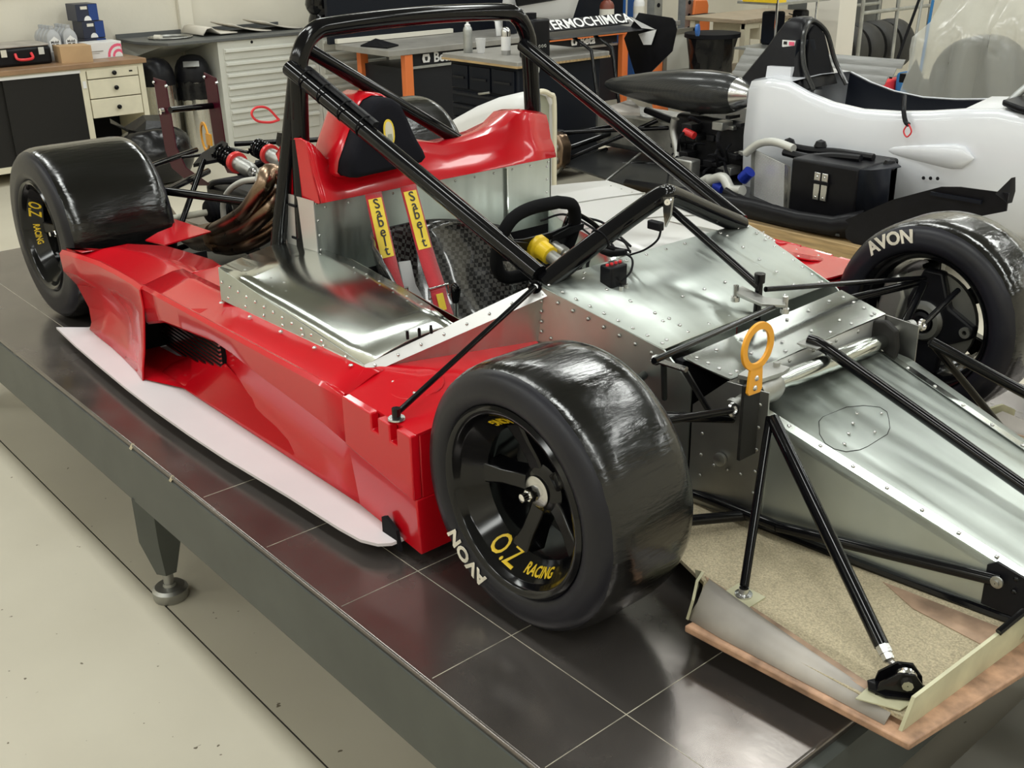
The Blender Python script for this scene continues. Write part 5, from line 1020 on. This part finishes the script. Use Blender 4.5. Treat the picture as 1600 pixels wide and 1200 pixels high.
done(G().poly([(-7.63, 1.66, .852), (-7.25, 1.66, .852), (-6.93, 1.78, .852), (-6.93, 3.12, .852), (-7.63, 3.12, .852)], (0, 0, .022)), 'top', 'shelf_grey', ctop, bev=.003)
done(G().box((-7.63, 1.66, .874), (-7.615, 3.12, .905)), 'upstand', 'shelf_grey', ctop)
done(G().poly([(-7.62, 1.70, .852), (-7.02, 1.80, .852), (-7.62, 1.70, .70)], (0, .4, 0)), 'bracket', 'grey_cab', ctop)
# things on the counter: coiled cable, papers, black urn
cb = thing('coiled_cable', (-7.3, 2.0, .874), 'coiled grey cable with white plug on the dark counter', 'cable')
g = G()
for k in range(4): g.tube([(-7.30 + (.13 + .012 * k) * math.cos(t), 1.97 + (.14 + .010 * k) * math.sin(t), .879 + .005 * (k % 2)) for t in [2 * PI * j / 28 for j in range(28)]], .005, 6, closed=True)
done(g, 'cable', 'dull_steel', cb); done(G().cyl((-7.25, 1.82, .894), (-7.20, 1.85, .894), .02), 'plug', 'paper', cb)
for k, (y, wd, lb) in enumerate(((2.33, .30, 'curled sheet of cream foam beside the cable'), (2.62, .34, 'middle of three bent foam sheets on the counter'), (2.92, .34, 'bent foam sheet nearest the black urn'))):
    rows = []
    for i in range(9):
        t = i / 8; rows.append([(x, y - wd / 2 + wd * t, .876 + .07 * (1 - t) ** (1 if k else 1) * (math.sin(PI * min(1, t * 2.2)) if k == 0 else (1 if t < .02 else 1 - t)) + .010) for x in (-7.55, -7.35, -7.15)])
    done(G().grid(rows), 'foam_sheet', 'foam', None, lb, 'foam sheet', 'foam sheets on the counter', sol=.008)
done(G().lathe([(.001, 0), (.12, 0), (.13, .02), (.12, .09), (.105, .13), (.13, .17), (.14, .21), (.13, .26), (.15, .30), (.15, .33), (.001, .33)], (-7.15, 3.29, .852), (0, 0, 1), 28), 'urn', 'rim_black', None, 'glossy black round vessel on the grey drawer cabinet', 'vessel')
done(G().box((-7.40, 3.45, .852), (-7.2, 3.68, .93)), 'small_radio', 'galv', None, 'small grey metal box behind the black vessel', 'box', bev=.01)
# ------------------------------------------------------------------ workshop bench with orange legs
b2 = thing('orange_leg_bench', (-6.25, 4.6, 0), 'long dark workshop bench with orange legs and black back board', 'workbench')
done(G().box((-6.68, 3.10, .735), (-5.92, 6.5, .78)), 'worktop', 'bench_top', b2, bev=.004)
for y in (3.26, 5.72):
    done(G().box((-5.99, y, 0), (-5.93, y + .075, .735)), 'leg', 'orange_bench', b2, bev=.004); done(G().box((-6.62, y, 0), (-6.56, y + .075, .735)), 'leg', 'orange_bench', b2, bev=.004)
done(G().box((-6.60, 3.30, .12), (-6.0, 5.76, .62)), 'under_cabinet', 'beta_black', b2); done(G().box((-5.998, 3.34, .64), (-5.985, 5.70, .735)), 'name_board', 'beta_black', b2)
done(G().box((-5.99, 3.34, .615), (-5.975, 5.70, .635)), 'rail', 'galv', b2)
done(G().box((-6.72, 3.05, .78), (-6.68, 6.5, 1.5)), 'back_board', 'navy_black', b2); done(G().box((-6.68, 3.1, .785), (-6.64, 4.3, .82)), 'back_ledge', 'paper', b2)
done(G().box((-5.93, 4.45, .715), (-5.915, 5.8, .75)), 'edge_strip', 'orange_bench', b2)
for (px_, ) in (((-5.980, 3.670, 0.673),), ((-5.980, 5.313, 0.669),)):
    text('Beta', .105, 'white_print', b2, planar(V((-5.978, px_[1], .685)), (0, 1, 0), (0, 0, 1)), bold=.003, ext=.0005)
    bd = done(G().poly([(-5.977, px_[1] - .20, .655), (-5.977, px_[1] - .14, .655), (-5.977, px_[1] - .13, .685), (-5.977, px_[1] - .14, .72), (-5.977, px_[1] - .20, .72), (-5.977, px_[1] - .21, .685)], (.002, 0, 0)), 'logo_plate', 'white_print', b2)
    done(G().poly([(-5.9745, px_[1] - .185, .70), (-5.9745, px_[1] - .155, .70), (-5.9745, px_[1] - .158, .675), (-5.9745, px_[1] - .17, .665), (-5.9745, px_[1] - .182, .675)], (.001, 0, 0)), 'logo_mark', 'black_print', bd)
done(G().poly([(-6.35, 3.13, .782), (-6.05, 3.18, .782), (-6.15, 3.36, .782), (-6.38, 3.30, .82)], (0, 0, .01)), 'clamp_jaw', 'matt_black', None, 'black flat tool at the left end of the orange-legged bench', 'tool')
# white body panels on the bench
rows = [[(-6.45 + .14 * math.sin(a), y, .785 + .40 * t) for t, a in ((0, 0), (.3, .4), (.6, .9), (.85, 1.5), (1.0, 2.2))] for y in (4.62, 4.7, 5.2, 5.44, 5.55)]
wp = thing('body_panel', (-6.4, 5.1, .78), 'white car body panel with black window standing on the orange-legged bench', 'car panel')
done(G().grid(rows), 'panel', 'white_shell', wp, sol=.008, ang=60)
done(G().poly([(-6.30, 4.75, .99), (-6.30, 5.25, 1.02), (-6.27, 5.32, 1.06), (-6.27, 4.70, 1.07)], (.02, 0, .01)), 'window', 'satin_black', wp)
g = thing('folded_panel', (-6.15, 4.5, .78), 'white curved fairing leaning beside the white body panel', 'car panel')
done(G().grid([[(-6.10, 4.34, .785), (-6.14, 4.36, .90), (-6.16, 4.32, .93)], [(-6.12, 4.48, .785), (-6.18, 4.46, .86), (-6.2, 4.45, .95)]]), 'shell', 'white_shell', g, sol=.006)
done(G().box((-6.20, 4.50, .785), (-6.15, 4.62, .98)), 'stand', 'navy_black', g)
# ------------------------------------------------------------------ black tool cart
ct3 = thing('tool_cart', (-4.6, 3.35, 0), 'black drawer tool cart with wooden top behind the red seat fairing', 'tool cart')
done(G().box((-4.99, 2.91, .815), (-4.19, 3.76, .85)), 'top', 'bench_top', ct3, bev=.006); done(G().box((-4.992, 2.905, .808), (-4.188, 3.765, .822)), 'top_edge', 'wood', ct3)
done(G().box((-4.96, 2.96, .08), (-4.24, 3.72, .805)), 'body', 'navy_black', ct3, bev=.01)
for k, (z0, z1) in enumerate(((.62, .78), (.52, .60), (.43, .51), (.34, .42), (.22, .33), (.10, .21))):
    if k == 0:
        for (xa, xb) in ((-4.94, -4.76), (-4.74, -4.52), (-4.50, -4.27)):
            dr = done(G().box((xa, 2.945, z0), (xb, 2.962, z1)), 'drawer', 'navy_black', ct3, bev=.004); done(G().box((xa + .03, 2.935, z1 - .09), (xb - .03, 2.947, z1 - .075)), 'pull', 'beta_black', dr)
    else:
        dr = done(G().box((-4.94, 2.945, z0), (-4.27, 2.962, z1)), 'drawer', 'navy_black', ct3, bev=.004); done(G().box((-4.92, 2.932, z1 - .022), (-4.29, 2.947, z1 - .006)), 'pull', 'beta_black', dr)
done(G().tube(spline([(-4.62, 2.93, .605), (-4.56, 2.915, .615), (-4.50, 2.93, .625)], 4), .008, 6), 'latch', 'dull_steel', ct3)
for x in (-4.88, -4.32):
    for y in (3.02, 3.66): done(G().cyl((x, y - .02, .04), (x, y + .02, .04), .04), 'castor', 'old_rubber', ct3)
def can(p, label, m1, tip):
    x, y, z = p; b = thing('spray_can', (x, y, z), label, 'spray can', 'spray cans on the tool cart')
    done(G().lathe([(.001, 0), (.030, 0), (.032, .004), (.032, .15), (.028, .165), (.016, .178), (.001, .18)], p, (0, 0, 1), 24), 'can', m1, b)
    if tip: done(G().lathe([(.020, .168), (.020, .185), (.009, .192), (.007, .212), (.001, .214)], p, (0, 0, 1), 16), 'nozzle', 'white_shell', b)
    done(G().lathe([(.0325, .03), (.0325, .12)], p, (0, 0, 1), 24), 'label_band', 'galv' if tip else 'white_print', b)
can((-4.86, 3.04, .8505), 'grey spray can with pointed white nozzle on the tool cart', 'galv', True)
can((-4.56, 3.13, .8505), 'silver spray can without cap on the tool cart, beside the hoop', 'steel', False)
done(G().lathe([(.001, 0), (.026, 0), (.037, .095), (.039, .097), (.036, .097), (.026, .004), (.001, .004)], (-4.77, 3.08, .8505), (0, 0, 1), 24), 'plastic_cup', 'cup_plastic', None, 'clear plastic cup between the spray cans', 'cup')
text('9', .13, 'white_print', ct3, planar(V((-4.235, 3.113, 0.768)), (0, 1, 0), (0, 0, 1)), bold=.003)
cn = thing('black_canister', (-4.28, 3.14, .85), 'black canister with screw cap on the corner of the tool cart', 'canister')
done(G().box((-4.35, 3.06, .851), (-4.21, 3.22, 1.10)), 'canister_body', 'satin_black', cn, bev=.015); done(G().cyl((-4.29, 3.12, 1.10), (-4.29, 3.12, 1.135), .036), 'cap', 'matt_black', cn)
g = G()
for k in range(3): g.ring((-4.208, 3.12 + .025 * k, .93), (1, 0, 0), .008, .003, 10, 5)
done(g, 'side_rings', 'dull_steel', cn)
# white engine cover standing between the cars
ec = thing('engine_cover', (-3.2, 2.05, 0), 'white fibreglass engine cover with open oval end, between the two cars', 'car panel')
oc_ = V((-3.189, 2.200, 0.739))
rows = []
for i, (t, k) in enumerate(((0, 1.0), (.15, .98), (.35, .93), (.55, .80), (.75, .55), (.9, .30), (1, .12))):
    cx = oc_.x - 1.0 * t; cyy = 2.2 + .0 * t; top_ = oc_.z + .02 - (.02 + .36 * t ** 1.6)
    rows.append([(cx, cyy - .10, .0 + .02), (cx, cyy - .10, max(.05, top_ * .5)), (cx, cyy - .10, max(.10, top_ - .10 + .12)), (cx, cyy - .07, max(.12, top_ + .075)), (cx, cyy, max(.13, top_ + .10)), (cx, cyy + .07, max(.12, top_ + .075)), (cx, cyy + .10, max(.10, top_ + .02)), (cx, cyy + .10, max(.05, top_ * .5)), (cx, cyy + .10, .02)])
done(G().grid(rows), 'cover_shell', 'white_shell', ec, sol=.010, ang=60)
done(G().tube(spline(rows[0], 4), .014, 8), 'open_rim', 'cream', ec)
done(G().poly([V(p) + V((-.03, 0, -.012)) for p in rows[0]], (-.01, 0, 0)), 'inner_bulkhead', 'shell_inside', ec)
# ------------------------------------------------------------------ press, bottles, sign, sacks along the back
pr3 = thing('hydraulic_press', (-6.9, 6.5, 0), 'blue and grey steel workshop press by the back wall', 'press')
for (u, ) in (((-6.900, 6.679, 0.855),), ((-6.900, 6.890, 0.843),)): done(G().box((-6.95, u[1] - .04, .0), (-6.85, u[1] + .04, 2.2)), 'blue_column', 'blue', pr3)
done(G().cyl((-6.9, (-6.900, 6.784, 0.849)[1], .95), (-6.9, (-6.900, 6.784, 0.849)[1], 1.5), .035), 'ram', 'steel', pr3)
for (u, ) in (((-6.600, 6.883, 0.669),), ((-6.600, 7.364, 0.636),)):
    col_ = done(G().box((-6.65, u[1] - .06, .0), (-6.55, u[1] + .06, 2.0)), 'steel_column', 'galv', pr3)
    g = G()
    for k in range(10): g.cyl((-6.549, u[1], .35 + .13 * k), (-6.545, u[1], .35 + .13 * k), .022, n=10)
    done(g, 'column_holes', 'matt_black', col_)
done(G().box((-6.62, (-6.600, 6.965, 0.601)[1], .44), (-6.56, (-6.600, 7.577, 0.556)[1], .50)), 'press_bed', 'dull_steel', pr3)
done(G().tube([(-6.450, 7.282, 0.745), (-6.450, 7.487, 0.745), (-6.450, 7.666, 0.727)], [.012, .015, .025], 8), 'pump_lever', 'matt_black', pr3)
for (u, m_, lb, r_) in (((-6.450, 6.034, 0.807), 'olive_plastic', 'brown plastic bottle standing by the blue press', .07), ((-6.450, 6.486, 0.802), 'white_shell', 'white bottle with red cap standing right of the blue press', .055)):
    b = thing('fluid_bottle', (u[0], u[1], .78), lb, 'bottle')
    done(G().lathe([(.001, 0), (r_, 0), (r_, .14), (r_ * .8, .17), (r_ * .4, .19), (r_ * .4, .21), (.001, .21)], (u[0], u[1], .781), (0, 0, 1), 18), 'bottle_body', m_, b); done(G().cyl((u[0], u[1], .991), (u[0], u[1], 1.02), r_ * .5), 'cap', 'spring_red', b)
    done(G().lathe([(r_ + .001, .04), (r_ + .001, .11)], (u[0], u[1], .781), (0, 0, 1), 18), 'label', 'paper', b)
op = thing('orange_cover', (-6.6, 7.1, 0), 'tall orange body panel leaning by the wall behind the bin bags', 'car panel')
done(G().poly([(-6.500, 7.360, 0.896), (-6.500, 7.556, 0.885), (-6.500, 7.581, 0.832), (-6.500, 7.575, 0.660), (-6.500, 7.399, 0.652), (-6.500, 7.344, 0.707)], (.03, 0, 0)), 'panel', 'orange_bench', op, bev=.008)
u0 = (-6.500, 7.399, 0.652); done(G().box((-6.52, u0[1], 0), (-6.46, u0[1] + .2, u0[2] + .03)), 'panel_foot', 'orange_bench', op)
oe = thing('orange_upright', (-5.6, 5.9, 0), 'orange angled upright of the bench beside the mirror frame', 'post')
done(G().poly([(-5.600, 5.773, 0.801), (-5.600, 5.910, 0.791), (-5.600, 5.901, 0.354), (-5.6, 6.02, 0), (-5.6, 5.85, 0), (-5.600, 5.708, 0.407), (-5.600, 5.737, 0.499), (-5.600, 5.804, 0.533)], (-.03, 0, 0)), 'upright_plate', 'orange_bench', oe)
mf = thing('panel_frame', (-5.9, 6.5, 0), 'dark steel frame with grey glass leaning before the press', 'frame')
q4 = [(-5.750, 6.064, 0.739), (-5.750, 6.508, 0.719), (-5.750, 6.540, 0.315), (-5.750, 6.123, 0.331)]
z_low = .0; y0_, y1_ = q4[0][1], q4[1][1]
for (a, b) in (((-5.76, y0_, 0), (-5.73, y0_ + .05, .72)), ((-5.76, y1_ - .04, 0), (-5.73, y1_, .72)), ((-5.76, y0_, .69), (-5.73, y1_, .73)), ((-5.76, y0_, .33), (-5.73, y1_, .36))): done(G().box(a, b), 'frame_bar', 'dull_steel', mf)
done(G().box((-5.752, y0_ + .05, .02), (-5.748, y1_ - .04, .69)), 'pane', 'grey_cab', mf)
bb3 = thing('bag_bin', (-5.2, 6.12, 0), 'bin with black sacks and a blue clip, beside the cream bench', 'waste bin')
c3 = V((-5.200, 6.106, 0.691)); rows = []; rn = random.Random(4)
for i in range(8): rows.append([(c3.x + (.19 - .012 * i) * (1 + .08 * rn.uniform(-1, 1)) * math.cos(2 * PI * k / 26), c3.y + (.25 - .012 * i) * (1 + .08 * rn.uniform(-1, 1)) * math.sin(2 * PI * k / 26), .70 - .1 * i) for k in range(26)])
done(G().grid(rows, cv=True), 'sack', 'bag_black', bb3, ang=25); done(G().lathe([(.20, .70), (.25, .705), (.25, .74), (.001, .75)], (c3.x, c3.y, 0), (0, 0, 1), 24), 'bin_rim', 'matt_black', bb3)
done(G().cyl((-4.980, 5.617, 0.809), (-4.960, 5.627, 0.810), .05), 'blue_clip', 'blue', bb3)
# ------------------------------------------------------------------ cream bench at the right
b4 = thing('cream_bench', (-5.4, 6.9, 0), 'cream steel bench with one drawer and a lower shelf', 'workbench')
ya, yb = 6.56, 7.75
done(G().box((-5.88, ya - .04, .785), (-5.18, yb, .82)), 'worktop', 'ply', b4, bev=.004)
for (x, y) in ((-5.22, ya), (-5.22, yb - .08), (-5.82, ya), (-5.82, yb - .08)): done(G().box((x - .03, y, 0), (x + .03, y + .07, .785)), 'leg', 'cream', b4)
done(G().box((-5.24, ya, .735), (-5.20, yb, .785)), 'apron', 'cream', b4)
dr = done(G().box((-5.75, 6.78, .63), (-5.185, 7.25, .765)), 'drawer', 'cream', b4, bev=.004)
g = G().box((-5.185, 7.12, .70), (-5.178, 7.2, .735)); done(g, 'drawer_handle', 'matt_black', dr); done(G().cyl((-5.185, 6.85, .70), (-5.178, 6.85, .70), .018), 'drawer_lock', 'dull_steel', dr)
done(G().box((-5.83, ya, .30), (-5.2, yb, .325)), 'shelf', 'ply', b4)
def stand(x, y, z, label):
    s_ = thing('axle_stand', (x, y, z), label, 'axle stand', 'axle stands on the bench shelf')
    done(G().cyl((x, y, z + .10), (x, y, z + .34), .022), 'post', 'white_shell', s_)
    for a in (0, 2 * PI / 3, 4 * PI / 3): done(G().tube([(x, y, z + .2), (x + .11 * math.cos(a), y + .11 * math.sin(a), z + .005)], .012, 8), 'leg', 'white_shell', s_)
stand(-5.35, 6.82, .326, 'pale axle stand on the bench shelf, nearer the bin sacks'); stand(-5.35, 7.22, .326, 'pale axle stand on the bench shelf, nearer the wire rack')
# ------------------------------------------------------------------ wire rack with boxes
rk2 = thing('wire_rack', (-4.7, 6.6, 0), 'tall chrome wire rack behind the white car roll hoop', 'shelf rack')
for (u, ) in (((-4.500, 6.070, 0.892),), ((-4.500, 6.642, 0.855),), ((-4.850, 7.250, 0.797),)): done(G().cyl((u[0], u[1], 0), (u[0], u[1], 1.9), .012, n=8), 'post', 'chrome', rk2)
ya, yb = (-4.500, 6.070, 0.892)[1], (-4.500, 6.642, 0.855)[1]
for z in (.40, .62, 1.0): done(G().box((-4.92, ya, z), (-4.49, yb + .18, z + .02)), 'shelf', 'galv', rk2)
done(G().box((-4.85, ya - .02, 1.02), (-4.5, ya + .12, 1.06)), 'shelf_tray', 'yellow', rk2)
done(G().box((-4.80, yb - .08, .421), (-4.52, yb + .17, .60)), 'brown_carton', 'card', None, 'brown cardboard carton on the wire rack beside the white pillar', 'box', bev=.003)
sg = [(-4.60 + .035 * math.cos(k * .6), yb - .20 + .035 * math.sin(k * .6), .645 + .0045 * k) for k in range(60)]
done(G().tube(sg, .005, 5), 'coil_spring', 'satin_black', None, 'loose black coil spring standing on the wire rack', 'spring')
done(G().box((-4.88, ya + .30, .641), (-4.72, ya + .44, .92)), 'parts_case', 'navy_black', None, 'dark upright parts case on the wire rack', 'case', bev=.02)
g = G().box((-4.75, yb - .12, .641), (-4.53, yb + .08, .80)); g.box((-4.7, yb - .08, .80), (-4.58, yb + .02, .93)); done(g, 'starter_motor', 'engine_dark', None, 'dark machine part on the wire rack above the carton', 'machine part', bev=.02)
# ------------------------------------------------------------------ pillar, tyre rack, brooms
p0 = (-4.600, 7.139, 0.872); p1 = (-4.600, 7.419, 0.855)
done(G().box((-4.95, p0[1], 0), (-4.6, p1[1], CEIL)), 'pillar', 'pillar', kind='structure', smooth=False, bev=.004)
tr3 = thing('tyre_rack', (-4.6, 9.3, 0), 'dark steel tyre rack along the far wall', 'shelf rack')
ya = 8.55
TX = -4.9
yl, yr_ = (-4.900, 7.995, 0.686)[1], (-4.900, 9.269, 0.599)[1]
for y in (yl, (yl + yr_) / 2, yr_):
    for x in (TX, TX - .6): done(G().cyl((x, y, 0), (x, y, 2.0), .02, n=8), 'post', 'galv', tr3)
for z in (.12, .80): done(G().cyl((TX, yl, z), (TX, yr_, z), .018, n=8), 'rail', 'galv', tr3); done(G().cyl((TX - .6, yl, z), (TX - .6, yr_, z), .018, n=8), 'rail', 'galv', tr3)
done(G().box((TX - .8, yl - .1, 0), (TX - .75, yr_ + .3, 2.0)), 'back_sheet', 'shelf_grey', tr3)
for k in range(4):
    y = yl + .16 + k * (yr_ - yl - .1) / 4
    t_ = done(G().lathe([(.16, -.11), (.185, -.12), (.245, -.12), (.262, -.095), (.266, 0), (.262, .095), (.245, .12), (.185, .12), (.16, .11)], (TX - .30, y, .406), (0, 1, 0), 36, closed=True), 'stored_tyre', 'old_rubber', None, ('used racing tyre on the rack, %s from the white pillar' % ('first', 'second', 'third', 'fourth')[k]), 'tyre', 'tyres on the rack')
def broom(u, head, m_h, m_s, label):
    b = thing('broom', (u[0], u[1], 0), label, 'broom'); a = V(head)
    done(G().cyl(a + V((0, 0, .05)), u, .013, n=8), 'stick', m_s, b); return b, a
b, a = broom((-4.000, 7.438, 0.989), (-4.0, (-4.000, 7.121, 0.517)[1], .30), 'spring_red', 'matt_black', 'broom with red head and black stick before the tyre rack'); done(G().box(a + V((-.04, -.16, -.30)), a + V((.04, .14, .05))), 'head', 'hot_red', b, bev=.02)
b, a = broom((-3.900, 7.314, 0.999), (-3.9, (-3.900, 7.251, 0.535)[1], .33), 'mop_blue', 'galv', 'mop with blue head and grey stick before the tyre rack'); done(G().box(a + V((-.05, -.14, -.33)), a + V((.05, .12, .08))), 'head', 'mop_blue', b, bev=.03)
b, a = broom((-3.800, 7.316, 1.003), (-3.8, (-3.800, 7.248, 0.532)[1], .30), 'mop_blue', 'mop_blue', 'blue-sticked mop nearest the plastic-covered car'); done(G().box(a + V((-.05, -.08, -.30)), a + V((.05, .16, .04))), 'head', 'navy_black', b, bev=.03)
# ------------------------------------------------------------------ grey multi-element wing on a trestle
w3 = thing('loose_wing', (-3.2, 5.5, 0), 'grey slatted racing wing with black endplate beyond the white cockpit', 'car wing')
e0 = [(-2.864, 5.500, 0.746), (-2.807, 5.500, 0.628), (-2.844, 5.500, 0.536), (-2.927, 5.500, 0.519), (-2.936, 5.500, 0.581)]
for k in range(5):
    za = .73 - .055 * k; off = -.05 * k
    done(G().poly([(-4.4, 5.55 - .05 * k, za - .02), (-2.95 - .03 * k, 5.50 - .05 * k, za), (-2.95 - .03 * k, 5.46 - .05 * k, za - .058), (-4.4, 5.51 - .05 * k, za - .08)], (0, .012, .004)), 'wing_element', 'wing_grey', w3, bev=.003)
done(G().poly([(-2.780, 5.350, 0.765), (-2.709, 5.350, 0.642), (-2.740, 5.350, 0.561), (-2.777, 5.350, 0.580), (-2.817, 5.350, 0.545), (-2.853, 5.350, 0.559), (-2.850, 5.350, 0.604)], (0, -.01, 0)), 'endplate', 'satin_black', w3)
done(G().box((-2.88, 5.33, .60), (-2.78, 5.40, .66)), 'endplate_stub', 'satin_black', w3)
for x in (-4.2, -3.1): done(G().box((x - .03, 5.30, 0), (x + .03, 5.60, .48)), 'trestle', 'galv', w3)
# ------------------------------------------------------------------ plastic-covered car
cv = thing('covered_car', (-1.6, 5.9, 0), 'racing car under a clear plastic dust sheet at the right edge', 'racing car')
wcx = V((-2.257, 5.250, 0.668))
done(G().lathe([(.17, -.14), (.20, -.15), (.27, -.15), (.29, -.12), (.295, 0), (.29, .12), (.27, .15), (.20, .15), (.17, .14)], wcx, (0, 1, 0), 40, closed=True), 'tyre', 'rubber', cv)
done(G().lathe([(.001, -.06), (.05, -.08), (.15, -.07), (.17, -.13), (.175, .10)], wcx, (0, 1, 0), 32), 'wheel', 'rim_black', cv)
done(G().box((-2.5, 5.5, wcx.z - .18), (-.3, 6.6, wcx.z + .10)), 'car_body', 'wing_grey', cv, bev=.1)
for x in (-2.4, -.8):
    for y in (5.45, 6.45): done(G().box((x, y, 0), (x + .1, y + .1, wcx.z - .17)), 'support_leg', 'dull_steel', cv)
rows = []
pk = V((-2.177, 4.930, 0.994)); N_ = 44
for i in range(21):
    t = i / 20; row = []
    for k in range(N_ + 1):
        x = -2.60 + 2.6 * k / N_; d_ = x - pk.x
        if t < .5:                    # canopy falling from the roof line to the pinch above the wheel
            q = t / .5; z = 1.85 + (pk.z - 1.85) * q + (.16 * min(1, abs(d_) / .8) * q if d_ > 0 else -.05 * min(1, abs(d_) / .5) * q)
            amp = .012 + .05 * q; fold = amp * math.sin(d_ * (26 - 10 * q) + 1.3) + .5 * amp * math.sin(d_ * 61 + 2 * q)
            y = 5.95 - 1.02 * q ** .8 + fold
            x2 = pk.x + d_ * (1 - .18 * q * math.exp(-(d_ / .5) ** 2)) + .16 * (1 - q) * (1 if d_ < 0 else 0) * min(1, -d_ / .4 if d_ < 0 else 0)
        else:                         # skirt spreading from the pinch over the wheel
            q = (t - .5) / .5; z0_ = pk.z + (.16 * min(1, d_ / .8) if d_ > 0 else -.05 * min(1, -d_ / .5)); z = z0_ - (z0_ - .15) * q
            amp = .035 * math.exp(-(d_ / .7) ** 2) + .015; fold = amp * math.sin(d_ * 30 / (1 + .8 * q)) + .4 * amp * math.sin(d_ * 70 / (1 + q))
            y = 4.93 - .05 * math.sin(PI * q) + fold * (1 - .4 * q); x2 = pk.x + d_ * (.82 + .18 * q if abs(d_) < .4 else 1)
        row.append((x2, y, z))
    rows.append(row)
done(G().grid(rows), 'dust_sheet', 'sheet_plastic', cv, ang=80)
